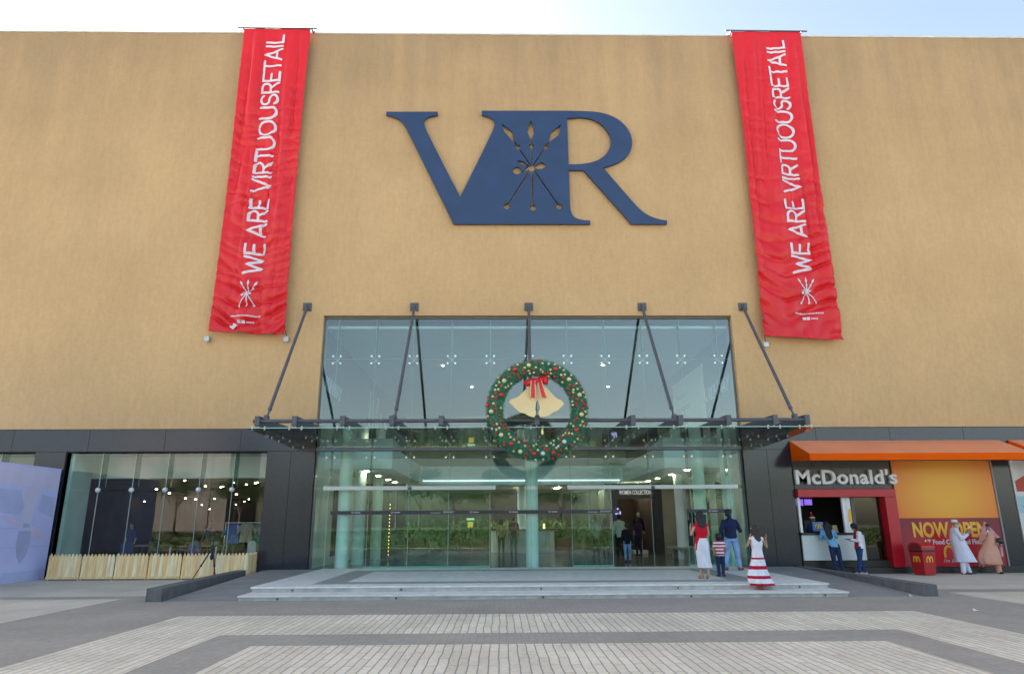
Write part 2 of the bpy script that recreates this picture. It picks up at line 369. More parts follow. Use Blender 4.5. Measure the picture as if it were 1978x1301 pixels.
sheet('bounce_paving', [[(-90, -30), (90, -30), (90, -8.05), (-90, -8.05)]], PAVF)  # pale paving added behind the camera to bounce sunlight onto the facade
sheet('far_dark_ground', [[(-210, -250), (210, -250), (210, -50), (-210, -50)]], M('added dark ground', (.06, .075, .03), rough=.9, var=.3, scale=.5))  # unseen dark ground added to dull the bright gaps mirrored in the glass

# entrance steps and ramps
st = thing('entrance_steps', (.95, 20, 0), 'wide pale grey stone platform with two steps in front of the glass entrance', 'steps')
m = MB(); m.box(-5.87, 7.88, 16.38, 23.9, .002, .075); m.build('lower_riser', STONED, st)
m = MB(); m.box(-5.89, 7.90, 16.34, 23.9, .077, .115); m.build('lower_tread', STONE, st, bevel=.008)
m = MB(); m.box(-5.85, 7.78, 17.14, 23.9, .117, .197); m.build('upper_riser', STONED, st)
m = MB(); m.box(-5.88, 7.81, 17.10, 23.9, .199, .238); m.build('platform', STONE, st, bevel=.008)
m = MB()
for a in ((-4.6, 6.5, 17.75, 18.35), (-4.6, 6.5, 22.2, 22.75), (-4.6, -3.9, 18.35, 22.2), (5.8, 6.5, 18.35, 22.2)): m.box(*a, .22, .2415)
m.build('inlay', STONEG, st)
LENSM = M('step lamp lens', (.10, .095, .085), rough=.25, var=.1)
RINGM = M('step lamp ring', (.46, .45, .42), rough=.4, metal=.6, var=.1)
for xs, yf, z in (([-4.9, -2.35, .95, 4.2, 7.1], 17.14, .157), ([-5.0, -2.35, .95, 4.3, 7.35], 16.38, .042)):
    for x in xs:
        m = MB(); m.cyl((x, yf - .012, z), (x, yf + .01, z), .050, n=20); o = m.build('step_light', RINGM, st)
        m = MB(); m.cyl((x, yf - .016, z), (x, yf - .005, z), .024, n=16); l = m.build('lens', LENSM, o)
def ramp(x0, x1, side):
    m = MB(); ys = [16.4, 17.5, 19, 21, 22.9, 23.55]; zs = [.0, .045, .10, .17, .232, .232]
    for i in range(5):
        m.hexa([(x0, ys[i], -.1), (x1, ys[i], -.1), (x0, ys[i + 1], -.1), (x1, ys[i + 1], -.1), (x0, ys[i], zs[i] + .002), (x1, ys[i], zs[i] + .002), (x0, ys[i + 1], zs[i + 1] + .002), (x1, ys[i + 1], zs[i + 1] + .002)])
    return struct('ramp', m, RAMPM)
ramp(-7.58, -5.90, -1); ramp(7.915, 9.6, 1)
def kerb(xf0, xf1, xb0, xb1, h, label):
    m = MB(); ys = [16.36, 16.9, 18.6, 20.3, 22.0, 23.3]
    for i in range(5):
        t0 = (ys[i] - ys[0]) / (ys[5] - ys[0]); t1 = (ys[i + 1] - ys[0]) / (ys[5] - ys[0]) - .0015
        a0, b0, a1, b1 = [xf0 + (xb0 - xf0) * t for t in (t0,)][0], xf1 + (xb1 - xf1) * t0, xf0 + (xb0 - xf0) * t1, xf1 + (xb1 - xf1) * t1
        m.hexa([(a0, ys[i], -.05), (b0, ys[i], -.05), (a1, ys[i + 1] - .008, -.05), (b1, ys[i + 1] - .008, -.05), (a0, ys[i], h), (b0, ys[i], h), (a1, ys[i + 1] - .008, h), (b1, ys[i + 1] - .008, h)])
    o = m.build('kerb', KERBM, None, bevel=.012); return tag(o, label, 'kerb')
kerb(-7.93, -7.58, -8.3, -8.0, .285, 'low dark stone kerb wall beside the ramp near the picket fence')
kerb(9.6, 9.94, 9.62, 9.94, .255, 'low dark stone kerb wall beside the ramp near the red litter bin')

# ------------------------------------------------------------------ the mall building
bld = thing('mall_building', (1, 24, 0), 'large tan stuccoed shopping mall with black granite base and glass entrance', 'building')
m = MB()
m.box(-60, -6.33, 23.5, 24.0, 4.81, 20.7); m.box(8.33, 60, 23.5, 24.0, 4.81, 20.7); m.box(-6.33, 8.33, 23.5, 24.0, 8.85, 20.7)
m.build('facade_wall', STUCCO, bld)
m = MB(); m.box(-60, 60, 24.0, 80, 20.2, 20.65); m.box(-60, -59.5, 24.0, 80, 0, 20.2); m.box(59.5, 60, 24.0, 80, 0, 20.2); m.box(-60, 60, 80, 80.4, 0, 20.65)
m.build('building_shell', STUCCO, bld)
m = MB(); m.box(-60, 60, 23.46, 24.1, 20.70, 20.76); m.build('coping', M('pale coping', (.55, .53, .50), rough=.6), bld)
# granite cladding in panels
m = MB()
def panels(x0, x1, z0, z1, w_, h_, y=23.52, gap=.006, dy=.06):
    nx = max(1, round((x1 - x0) / w_)); nz = max(1, round((z1 - z0) / h_))
    for i in range(nx):
        for k in range(nz):
            m.box(x0 + (x1 - x0) * i / nx + gap, x0 + (x1 - x0) * (i + 1) / nx - gap, y, y + dy, z0 + (z1 - z0) * k / nz + gap, z0 + (z1 - z0) * (k + 1) / nz - gap)
panels(-60, -6.3, 4.05, 4.80, 2.55, .75); panels(-7.92, -6.3, .0, 4.05, .81, 4.05); panels(-15.7, -14.66, .0, 4.05, 1.04, 4.05); panels(-60, -20.6, 0, 4.05, 2.2, 2.0)
m.build('granite_cladding', GRANITE, bld); m = MB()
panels(8.3, 60, 4.05, 4.80, 2.55, .75); panels(8.3, 9.93, .0, 4.05, .815, 4.05)
panels(16.80, 17.42, .0, 4.05, .62, 4.05); panels(19.5, 60, 0, 4.05, 2.2, 2)
panels(9.95, 17.4, 3.68, 4.05, 2.4, .37)
m.build('granite_cladding', GRANITE, bld)
m = MB(); BK = M('cladding backing', (.012, .012, .013), rough=.9)
for a in ((-60, -6.3, 4.02, 4.81), (8.3, 60, 4.02, 4.81), (-7.92, -6.3, 0, 4.02), (8.3, 9.95, 0, 4.02), (-15.7, -14.64, 0, 4.02), (-60, -20.6, 0, 4.02), (16.78, 17.42, 0, 4.02), (19.5, 60, 0, 4.02), (9.95, 16.78, 3.66, 4.02), (13.0, 16.78, 0, 3.66)):
    m.box(a[0], a[1], 23.56, 24.0, a[2], a[3])
m.build('cladding_backing', BK, bld)
m = MB(); m.box(9.96, 60, 23.33, 23.555, 0, .195); m.build('plinth', M('black plinth stone', (.02, .021, .024), rough=.3, var=.2, scale=8), bld, bevel=.01)
# window and entrance surrounds (the dark reveals)
m = MB(); m.box(-6.32, 8.32, 23.60, 24.0, 4.07, 4.155); m.box(-6.32, -6.285, 23.67, 24.0, .24, 8.84); m.box(8.285, 8.32, 23.67, 24.0, .24, 8.84); m.box(-6.285, 8.285, 23.67, 24.0, 8.78, 8.84)
m.build('entrance_frame', M('grey frame metal', (.16, .175, .185), rough=.4), bld)

JX = [-5.81, -4.45, -3.10, -1.75, -.37, 1.01, 2.38, 3.73, 5.09, 6.44, 7.78]
XS = [-6.28] + JX + [8.28]
gz = thing('entrance_glazing', (0, 0, 0), None, None); gz.parent = bld; gz.location = Vector((1, 23.7, .24)) - bld.location
def pane(x0, x1, z0, z1, y=23.7, mat=GLASS, par=gz, th=.012):
    m = MB(); m.box(x0 + .004, x1 - .004, y, y + th, z0 + .004, z1 - .004); return m.build('glass_pane', mat, par)
for i in range(12):
    a, b = XS[i], XS[i + 1]
    pane(a, b, 7.29, 8.76, mat=GLASSUP); pane(a, b, 4.16, 7.29, mat=GLASSUP)
    pane(a, b, 2.86, 4.06)
    if not (3.5 < (a + b) / 2 < 6.3): pane(a, b, .245, 2.76)
for x in JX:
    m = MB(); m.box(x - .006, x + .006, 23.72, 24.12, 7.5, 8.74); m.build('glass_fin', GLASSC, gz)
    m = MB(); m.box(x - .006, x + .006, 23.72, 24.05, 3.2, 4.06); m.build('glass_fin', GLASSC, gz)
m = MB()
for x in JX:
    m.box(x - .009, x + .009, 24.12, 24.135, 7.5, 8.74); m.box(x - .004, x + .004, 23.695, 23.715, 4.16, 8.76); m.box(x - .005, x + .005, 23.694, 23.716, .245, 4.06)
m.box(-6.28, 8.28, 23.696, 23.714, 7.286, 7.294)
m.build('glass_edges', GLASSE, gz)
SPID = M('spider steel', (.80, .82, .83), rough=.3, metal=.7, var=.03)
def spider(lower=False):
    m = MB()
    for sx in (-1, 1):
        for sz in ((1, -1) if not lower else (-1,)):
            m.tube((0, .09, 0), (sx * .13, .02, sz * .125), .010, .008, n=8); m.cyl((sx * .135, -.035, sz * .13), (sx * .135, .03, sz * .13), .034, n=14)
    m.cyl((0, .05, 0), (0, .16, 0), .022, n=10); return m.mesh('spider_fitting', SPID)
sp_me, sl_me = spider(), spider(True)
for x in JX:
    link_mesh('spider_fitting', sp_me, gz, Vector((x, 23.7, 7.265)) - world_loc(gz)); link_mesh('spider_fitting', sl_me, gz, Vector((x, 23.7, 3.97)) - world_loc(gz))
# sliding door gear and leaves
for x0, x1 in ((-5.95, -.17), (2.25, 8.03)):
    m = MB(); m.box(x0, x1, 23.52, 23.69, 2.745, 2.875); h = m.build('door_header', WHITEP, bld, bevel=.012)
    m = MB(); xm = (x0 + x1) / 2; m.ell((xm, 23.51, 2.80), (.065, .05, .06)); m.build('door_sensor', M('sensor lens', (.10, .16, .25), rough=.15), h)
for x0, x1, y in ((-4.55, -1.78, 23.83), (-3.1, -.37, 23.80), (2.4, 3.75, 23.83), (6.3, 7.7, 23.83)):
    m = MB(); m.box(x0, x1, y, y + .012, .26, 2.74); d = m.build('sliding_door', GLASS, bld)
    m = MB(); m.box(x0 - .012, x0, y - .004, y + .016, .25, 2.74); m.box(x1, x1 + .012, y - .004, y + .016, .25, 2.74); m.box(x0, x1, y - .006, y + .018, .235, .30); m.build('door_frame', GLASSE, d)
    m = MB(); m.box(x0 + .06, x0 + .12, y - .02, y + .03, .242, .27); m.build('floor_guide', CHROME, d)
STRIP = M('dark window film', (.035, .035, .055), rough=.4, var=.1)
for x0, x1 in ((-5.70, 4.0), (6.32, 7.80)):
    m = MB(); m.box(x0, x1, 23.690, 23.697, 1.955, 2.075); fs = m.build('window_film', STRIP, bld)
    m = MB(); x = x0 + .7; k = 0
    while x < x1 - .5:
        if k % 4 in (0, 1, 3):   # small VR mark
            for s_ in ribbon2d([(x, 2.045), (x + .035, 1.99), (x + .07, 2.045)], .016): m.prism([(p.x, p.y) for p in s_], 23.686, 23.689)
            m.box(x + .10, x + .30, 23.686, 23.689, 2.005, 2.03)
        else:
            m.box(x, x + .34, 23.686, 23.689, 1.995, 2.01); m.box(x + .42, x + .8, 23.686, 23.689, 2.03, 2.045); m.box(x + .42, x + .74, 23.686, 23.689, 2.0, 2.015)
        x += 1.32; k += 1
    m.build('film_print', LETTER, fs)

# lobby shell
m = MB(); m.box(-6.28, 8.28, 23.9, 46, .10, .236); m.build('lobby_floor', LOBBYF, bld)
m = MB(); m.box(-6.6, -6.33, 24.0, 46, .1, 4.3); m.box(8.33, 8.6, 24.0, 46, .1, 4.3); m.box(-6.33, 8.33, 46, 46.2, .1, 8.6)
m.build('lobby_wall', LOBBYW, bld)
m = MB(); m.box(-6.6, -6.33, 24.0, 46, 4.3, 8.6); m.box(8.33, 8.6, 24.0, 46, 4.3, 8.6); m.build('lobby_side_wall', BLUEW, bld)
m = MB(); m.box(-6.33, 8.33, 24.02, 46, 8.5, 8.6); m.build('lobby_ceiling', LOBBYC, bld)
m = MB(); m.box(-6.32, -3.9, 24.9, 34, 3.55, 4.35); m.box(5.9, 8.32, 24.9, 34, 3.55, 4.35); m.box(-6.32, 8.32, 34, 46, 3.45, 4.35)
m.build('gallery_slab', LOBBYW, bld)
m = MB()
for k in range(41):
    a0, a1 = R(180 + k * 4.39), R(180 + (k + 1) * 4.39)
    if k < 41:
        c0, s0, c1, s1 = math.cos(a0), math.sin(a0), math.cos(a1), math.sin(a1)
        q = lambda c, s, r, z: (1 + c * r * 1.25, 41 + s * r * .8, z)
        m.hexa([q(c0, s0, 5.2, 6.9), q(c1, s1, 5.2, 6.9), q(c0, s0, 5.0, 6.9), q(c1, s1, 5.0, 6.9), q(c0, s0, 5.2, 7.3), q(c1, s1, 5.2, 7.3), q(c0, s0, 5.0, 7.3), q(c1, s1, 5.0, 7.3)])
m.build('curved_bulkhead', M('cream bulkhead', (.62, .52, .36), rough=.6), bld)
m = MB(); m.box(8.315, 8.329, 27.4, 32.5, 4.6, 8.0); pb = m.build('wall_panel', LOBBYW, bld)
PTXT = M('faint grey print', (.42, .46, .50), rough=.6)
for k, (s_, z0, z1) in enumerate((("FASHION", 6.9, 7.2), ("LOUNGE", 6.2, 6.5))):
    pass
m = MB()
for z, l in ((7.1, 2.0), (6.5, 2.4), (5.9, 1.8), (5.3, 2.2)): m.box(8.309, 8.314, 32.0 - l, 32.0, z, z + .25)
m.build('panel_print', PTXT, pb)
m = MB()
for y0, y1, z0, z1 in ((32.6, 33.2, 6.2, 7.9), (33.5, 34.0, 6.1, 7.6), (34.4, 35.4, 6.1, 7.9), (35.8, 36.3, 6.0, 7.3), (36.8, 37.5, 6.1, 7.0)): m.hexa([(-6.329, y0, z0), (-6.316, y0, z0), (-6.329, y1, z0), (-6.316, y1, z0), (-6.329, y0 + .2, z1), (-6.316, y0 + .2, z1), (-6.329, y1 - .1, z1), (-6.316, y1 - .1, z1)])
m.build('figure_print', M('pale figure print', (.55, .60, .66), rough=.6), bld)
RW = M('runway print', (.50, .56, .62), rough=.6)
text_obj('wall_lettering', 'RUNWAY', 26.95, 24.3, 6.30, 6.85, 8.31, .018, RW, bld, bold=.02, shear=.25, face='-X')
text_obj('wall_lettering', 'THE', 27.6, 27.05, 6.34, 6.54, 8.31, .018, RW, bld, bold=.02, face='-X')
text_obj('wall_lettering', 'RUNWAY', 24.3, 26.95, 6.30, 6.85, -6.31, .018, RW, bld, bold=.02, shear=.25, face='+X')
for x, y in ((-5.35, 24.15), (-5.25, 26.2), (1.06, 24.1), (7.0, 24.6), (7.95, 24.35), (7.3, 28.5), (-5.25, 30), (1.06, 36)):
    m = MB(); m.cyl((x, y, .236), (x, y, 3.54 if y > 25 else 4.34), .215, n=32); c_ = m.build('lobby_column', M('column white', (.84, .92, .90), rough=.35), bld)
# dark openings on lobby side walls and shop at the back right
m = MB(); m.box(-6.34, -6.318, 26.6, 29.6, .5, 3.0); m.box(-6.34, -6.318, 31, 35, .24, 3.1); m.box(8.318, 8.34, 25.3, 27.0, .6, 3.2); m.box(8.318, 8.34, 28, 31.5, .4, 3.1)
m.build('side_shopfront', M('dark glazed shopfront', (.03, .04, .045), rough=.1, var=.3), bld)
m = MB(); m.box(4.9, 5.45, 32.8, 33.2, .24, 3.44); m.box(7.15, 7.55, 32.8, 33.2, .24, 3.44); m.box(5.45, 7.15, 32.8, 33.2, 2.75, 3.44); m.build('shopfront_pillar', DARKTILE, bld)
m = MB(); m.box(7.55, 8.32, 32.85, 33.2, .24, 3.44); m.build('shopfront_wall', M('beige shop wall', (.36, .33, .25), rough=.6), bld)
m = MB(); m.box(5.45, 7.15, 38, 38.2, .24, 3.3); m.box(5.3, 5.45, 33.2, 38, .24, 3.3); m.box(7.15, 7.3, 33.2, 38, .24, 3.3); m.build('store_wall', BROWNW, bld)
text_obj('store_sign', 'WOMEN COLLECTION', 5.55, 7.05, 2.92, 3.12, 32.76, .035, M('sign white glow', (.8, .8, .75), emit=.03), bld, bold=.02)
m = MB(); m.box(-6.3, -4.4, 32.5, 32.7, .24, 3.44); m.box(-4.4, 4.9, 44.5, 44.7, .24, 3.44); m.build('rear_wall', M('dim rear wall', (.10, .11, .10), rough=.5, var=.3, scale=.6), bld)
# lamps: in the lobby, in the gallery, in the store; added fill over the palms
def lamp_disc(x, y, z, r=.09, mat=LAMP, par=bld, nm='downlight'):
    m = MB(); m.cyl((x, y, z), (x, y, z + .02), r, n=14); return m.build(nm, mat, par)
for x, y in ((-2.6, 30), (-1.5, 35), (4.6, 30), (5.6, 35)): lamp_disc(x, y, 8.475, .06, M('dim lamp glow', (1, .85, .62), emit=3))
for x in (-5.0, 7.0):
    for y in (26, 28.5, 31, 33): lamp_disc(x, y, 3.525)
for x in (-5, -3, -1, 1, 3, 5):
    for y in (36.6, 37.6): lamp_disc(x, y, 3.425, .11, PALMFILL)  # added glowing discs that brighten the palms, no fittings of the lobby
for x in (5.9, 6.7):
    for y in (34, 36): lamp_disc(x, y, 3.2, .07)
m = MB(); m.box(-3.8, 5.8, 33.96, 33.99, 3.64, 3.67); m.build('light_strip', LAMPW, bld)

# shop windows on the left
def shop_window(x0, x1, z0, z1, n, first):
    sw = bpy.data.objects.new('shop_window', None); COL.objects.link(sw); sw.parent = bld; sw.location = Vector(((x0 + x1) / 2, 23.7, z0)) - bld.location
    xs = [x0 + (x1 - x0) * k / n for k in range(n + 1)]
    for a, b in zip(xs[:-1], xs[1:]): pane(a, b, z0, 2.78, 23.72, GLASSS, sw); pane(a, b, 2.79, z1, 23.72, GLASSS, sw)
    for a in xs[1:-1]: m = MB(); m.box(a - .008, a + .008, 23.735, 24.1, 2.9, z1); m.build('glass_fin', GLASSC, sw)
    m = MB()
    for a in xs[1:-1]: m.box(a - .011, a + .011, 24.1, 24.115, 2.9, z1); m.box(a - .005, a + .005, 23.715, 23.735, z0, z1)
    m.build('glass_edges', M('glass edge shine', (.55, .68, .64), rough=.2), sw)
    for a in xs[1:-1]:
        m = MB(); m.cyl((a, 23.70, .2), (a, 23.70, 2.78), .008, n=8); rod = m.build('glazing_rod', M('dull rod steel', (.35, .37, .38), rough=.4), sw)
        m = MB(); m.ell((a, 23.69, 2.79), (.085, .085, .085), n=18, m=12); m.build('ball_fitting', M('satin steel ball', (.72, .74, .78), rough=.3, metal=.3), rod)
    m = MB(); m.box(x0 - .02, x0, 23.58, 24.0, z0, z1); m.box(x1, x1 + .02, 23.58, 24.0, z0, z1); m.box(x0, x1, 23.6, 24, z1, z1 + .02); m.build('window_reveal', BK, sw)
shop_window(-14.64, -7.94, .16, 4.04, 6, 0); shop_window(-20.58, -15.72, .16, 4.04, 4, 0)
m = MB(); m.box(-20.6, -7.93, 24.0, 51, .02, .15); m.build('shop_floor', M('brown shop floor', (.13, .10, .075), rough=.35, var=.2, scale=2), bld)
m = MB(); m.box(-20.6, -7.94, 25.6, 26.0, 3.30, 4.2); m.box(-20.6, -7.94, 24.0, 25.6, 4.06, 4.2); m.build('shop_bulkhead', M('bulkhead white', (.82, .83, .80), rough=.7, var=.02), bld)
m = MB(); m.box(-20.6, -7.94, 26.0, 51, 3.5, 3.6); m.build('shop_ceiling', DARKW, bld)
m = MB(); m.box(-20.6, -7.94, 51, 51.2, .02, 3.6); m.box(-7.93, -7.75, 24.0, 51, .02, 4.2); m.box(-20.8, -20.6, 24, 51, .02, 4.2); m.build('shop_wall', BROWNW, bld)
m = MB(); m.box(-14.62, -14.5, 23.76, 24.9, .16, 4.05); m.build('shop_side_wall', M('pale green wall', (.50, .64, .61), rough=.4), bld)

# ------------------------------------------------------------------ VR wall sign
OUT = [(-4.428, 17.044), (-2.438, 17.055), (-2.435, 16.909), (-2.604, 16.888), (-2.767, 16.839), (-2.886, 16.762), (-2.955, 16.638), (-2.938, 16.48), (-2.827, 16.16), (-1.509, 13.43), (-0.343, 16.117), (-0.253, 16.377), (-0.223, 16.542), (-0.265, 16.693), (-0.387, 16.802), (-0.558, 16.878), (-0.728, 16.925), (-0.729, 17.105), (2.604, 17.123), (3.461, 17.107), (3.888, 17.06), (4.311, 16.923), (4.667, 16.69), (4.925, 16.36), (5.049, 16.033), (5.076, 15.733), (5.019, 15.449), (4.867, 15.186), (4.615, 14.958), (4.277, 14.784), (3.901, 14.669), (4.865, 13.376), (5.141, 13.016), (5.421, 12.755), (5.706, 12.602), (5.994, 12.52), (6.203, 12.489), (6.194, 12.349), (4.871, 12.347), (3.162, 14.554), (2.596, 14.572), (2.597, 13.087), (2.62, 12.863), (2.691, 12.672), (2.834, 12.558), (3.066, 12.501), (3.34, 12.483), (3.335, 12.344), (-1.737, 12.333), (-3.607, 16.293), (-3.737, 16.531), (-3.9, 16.709), (-4.147, 16.839), (-4.422, 16.906)]
CNT = [(2.583, 16.79), (2.902, 16.833), (3.146, 16.841), (3.511, 16.788), (3.81, 16.63), (4.043, 16.377), (4.202, 16.104), (4.263, 15.832), (4.221, 15.561), (4.089, 15.291), (3.87, 15.069), (3.594, 14.921), (3.262, 14.84), (2.902, 14.805), (2.597, 14.804)]
def smooth_poly(pts, it=1, ang=32):
    for _ in range(it):
        out = []; n = len(pts)
        for i in range(n):
            a, b, c = Vector(pts[i - 1]), Vector(pts[i]), Vector(pts[(i + 1) % n])
            t = math.degrees((b - a).angle(c - b, 0))
            if t < ang and t > 2: out += [tuple(a.lerp(b, .75)), tuple(b.lerp(c, .25))] if min((b - a).length, (c - b).length) < .9 else [tuple(b)]
            else: out.append(tuple(b))
        pts = out
    return pts
EMB = dict(dia=[[(-1.141, 1.897), (-.73, 1.556), (-.625, 1.014), (-1.045, 1.569)], [(-.01, 2.061), (.141, 1.547), (-.01, 1.152), (-.15, 1.559)], [(1.154, 1.874), (1.07, 1.415), (.64, 1.046), (.783, 1.55)]],
           dots=[(-.518, .886, .10), (0, .922, .10), (.565, .891, .10), (-.952, -1.597, .115), (.032, -1.652, .115), (1.012, -1.599, .115)],
           stems=[[(-.64, 1.09), (1.012, -1.599)], [(.655, 1.09), (-.952, -1.597)], [(-.009, 1.206), (.032, -1.652)]],
           leaf=[[(-.576, .297), (-.45, .31), (-.337, .284), (-.041, .053), (-.309, .118), (-.45, .19)], [(.107, .014), (.17, .12), (.259, .187), (.35, .24), (.439, .234), (.573, .069), (.405, -.038), (.226, -.039)], [(-.40, -.20), (-.25, -.16), (-.02, -.02), (-.1, .08), (-.2, .03), (-.28, -.08)]],
           blob=[(-.555, -.114, .16)])
def cut_mesh(polys):
    m = MB()
    for p in polys: m.prism(p, 23.2, 23.49)
    return m
sign = MB(); sign.prism(smooth_poly(OUT, 2), 23.33, 23.43)
so_ = sign.build('wall_sign', NAVY); tag(so_, 'huge dark blue two-letter monogram with cut-out arrows on the tan wall', 'wall sign')
ox, oz = 1.179, 14.646
cut = [smooth_poly(CNT, 2)]
circ = lambda x, z, r, n=18: [(x + r * math.cos(2 * math.pi * k / n), z + r * math.sin(2 * math.pi * k / n)) for k in range(n)]
for p in EMB['dia'] + EMB['leaf']: cut.append([(ox + a, oz + b) for a, b in p])
for x, z, r in EMB['dots'] + EMB['blob']: cut.append(circ(ox + x, oz + z, r))
cut.append(circ(ox, oz, .13, 11))
for s_ in EMB['stems']:
    for q in ribbon2d(s_, .052, cap=False): cut.append([(ox + p.x, oz + p.y) for p in q])
tmps = []
for p in cut:
    c_ = cut_mesh([p]).build('tmp_cut', NAVY); tmps.append(c_)
    b = so_.modifiers.new('b', 'BOOLEAN'); b.operation = 'DIFFERENCE'; b.object = c_; b.solver = 'EXACT'
dg = bpy.context.evaluated_depsgraph_get(); me2 = bpy.data.meshes.new_from_object(so_.evaluated_get(dg), depsgraph=dg)
so_.modifiers.clear(); so_.data = me2
for c_ in tmps: bpy.data.objects.remove(c_)
m = MB()
for x, z in ((-3.4, 16.6), (-1.2, 13), (0, 16.8), (.3, 12.8), (2.2, 16.8), (2.3, 13), (4.6, 15.7), (5.2, 12.8)): m.cyl((x, 23.432, z), (x, 23.498, z), .05, n=8)
m.build('standoff', STEEL, so_)

# ------------------------------------------------------------------ banners
def banner(xl, xr, zt, zbl, zbr, text_x, cap_h, z0, z1, space_z, emb_c, seed, patch, label):
    th = thing('hanging_banner', ((xl + xr) / 2, 23.3, zbl), label, 'banner', 'red banners hanging on the facade')
    rnd = random.Random(seed); ph = [rnd.uniform(0, 6.28) for _ in range(8)]
    def sag(s): return zbl + (zbr - zbl) * s
    def inset(t): return .05 * math.sin(math.pi * t) 
    def P(s, t, lift=0):
        X = xl + inset(t) * (1 if s < .5 else 1) + (xr - xl - 2 * inset(t)) * s; Z = zt + (sag(s) - zt) * t
        e = 4 * s * (1 - s)
        N = lambda a, b, c=0: noise.noise(Vector((a, b, seed * 3.7 + c)))
        rid = lambda v: max(0, 1 - abs(v) * 2.6) ** 1.6
        d = .035 * math.sin(2 * math.pi * (2.1 * s + .25 * math.sin(2.2 * t + ph[0])) + ph[1]) + .05 * N(s * 5.5, t * 2.2, 1)
        d -= .11 * rid(N(s * 6 + .8 * t, t * 1.7, 2)) * (.4 + .6 * math.sin(math.pi * min(1, t * 1.25)))          # long pulls running down
        a1 = abs(s - .36) * (1.3 if s < .36 else .8); q = t + .10 * a1 * t + .018 * N(s * 3, t * 7, 3)               # swags hooked up at two lines
        d -= (.02 + .17 * t ** 1.5) * rid(N(1.1 * s, q * 27, 4)) * (.15 + .85 * min(1, 1.8 * abs(N(s * 2.6, t * 4, 5)) + .2 * t))
        d += .05 * t * N(s * 8, q * 34, 6); d *= (.7 + .3 * min(1, e * 2.2)) * 1.25; d += .06
        if t > .965: d += .05 * (t - .965) / .035
        d *= min(1, t * 9 + .15)
        return Vector((X, 23.20 - d - lift - .02 * t, Z))
    NS, NT = 72, 340; m = MB(); vs = [P(i / NS, j / NT) for j in range(NT + 1) for i in range(NS + 1)]
    m.add(vs, [(j * (NS + 1) + i, j * (NS + 1) + i + 1, (j + 1) * (NS + 1) + i + 1, (j + 1) * (NS + 1) + i) for j in range(NT) for i in range(NS)], 0, True)
    cl = m.build('cloth', RED, th); sm = cl.modifiers.new('thick', 'SOLIDIFY'); sm.thickness = .006; sm.offset = 1
    def inv(X, Z):
        s = (X - xl) / (xr - xl); t = (zt - Z) / (zt - sag(s)); i = inset(t); return (X - xl - i) / (xr - xl - 2 * i), t
    def put(mb, poly2, lift):
        mb.add([P(*inv(p[0], p[1]), lift) for p in poly2], [list(range(len(poly2)))], 0, False)
    # lettering reads from the bottom up, tops of the letters to the left
    lt = MB(); words = [("WE ARE ", z0, space_z), ("VIRTUOUSRETAIL", space_z, z1)]
    for wd, a, b in words:
        tot = sum(FONT[c][0] for c in wd); x = 0; k = 0
        sc = (b - a) / tot
        for c in wd:
            adv, strokes = FONT[c]
            for s_ in strokes:
                pts = densify([(text_x + cap_h * (1 - h), a + (x + u) * sc) for u, h in s_], .045)
                for q in ribbon2d(pts, .090): put(lt, [(p.x, p.y) for p in q], .028 + .0015 * (k % 4))
                k += 1
            x += adv
    lt.build('lettering', LETTER, th)
    em = MB(); ex, ez = emb_c; es = .27
    for k, p in enumerate(EMB['dia'] + EMB['leaf']): put(em, [(q_[0], q_[1]) for q_ in densify([(ex + a * es * 1.0, ez + b * es) for a, b in p + p[:1]], .05)[:-1]], .030 + .0012 * k)
    for k, (x, z, r) in enumerate(EMB['dots'] + EMB['blob'] + [(0, 0, .17)]): put(em, circ(ex + x * es, ez + z * es, r * es * 1.3, 12), .040 + .001 * k)
    for k, s_ in enumerate(EMB['stems']):
        for q in ribbon2d(densify([(ex + a * es, ez + b * es) for a, b in s_], .08), 0.034, cap=False): put(em, [(p.x, p.y) for p in q], .050 + .0012 * k)
    em.build('emblem', LETTER, th)
    fp = MB(); x = ex - .52
    while x < ex + .50:
        w_ = rnd.uniform(.03, .055); put(fp, [(x, ez - .83), (x + w_, ez - .83), (x + w_, ez - .83 + rnd.uniform(.04, .06)), (x, ez - .78)], .03); x += w_ + .012
    for a, b in ((-.26, -.14), (-.12, .0)): put(fp, [(ex + a, ez - 1.06), (ex + b, ez - 1.06), (ex + b, ez - .95), (ex + a, ez - .95)], .03)
    x = ex + .04
    while x < ex + .27: put(fp, [(x, ez - 1.04), (x + .035, ez - 1.04), (x + .035, ez - .98), (x, ez - .98)], .03); x += .05
    fp.build('small_print', LETTER, th)
    if patch:
        pm = MB(); put(pm, [(ex - .55, ez - 1.17), (ex - .42, ez - 1.02), (ex - .25, ez - 1.12), (ex - .37, ez - 1.30)], .04); pm.build('patch', LETTER, th)
    m = MB(); m.cyl((xl - .26, 23.17, zt + .03), (xr + .26, 23.17, zt + .01), .028, n=10); m.build('banner_pole', STEEL, th)
    for xx in (xl - .02, xr + .05):
        m = MB(); m.bar((xx, 23.17, zt - .02), (xx, 23.75, zt + .10), .05, .05); m.box(xx - .05, xx + .05, 23.5, 23.8, zt + .085, zt + .16); m.build('pole_bracket', STEEL, th)
    return th
banner(-10.20, -7.57, 20.68, 8.17, 8.04, -9.22, .64, 10.33, 20.40, 13.55, (-8.98, 9.52), 3, True, 'red cloth banner with a white diamond patch near its bottom hem')
banner(9.31, 12.10, 20.70, 7.98, 7.81, 10.66, .66, 10.38, 20.28, 13.6, (11.03, 9.63), 11, False, 'red cloth banner without a patch hanging above the food kiosk')
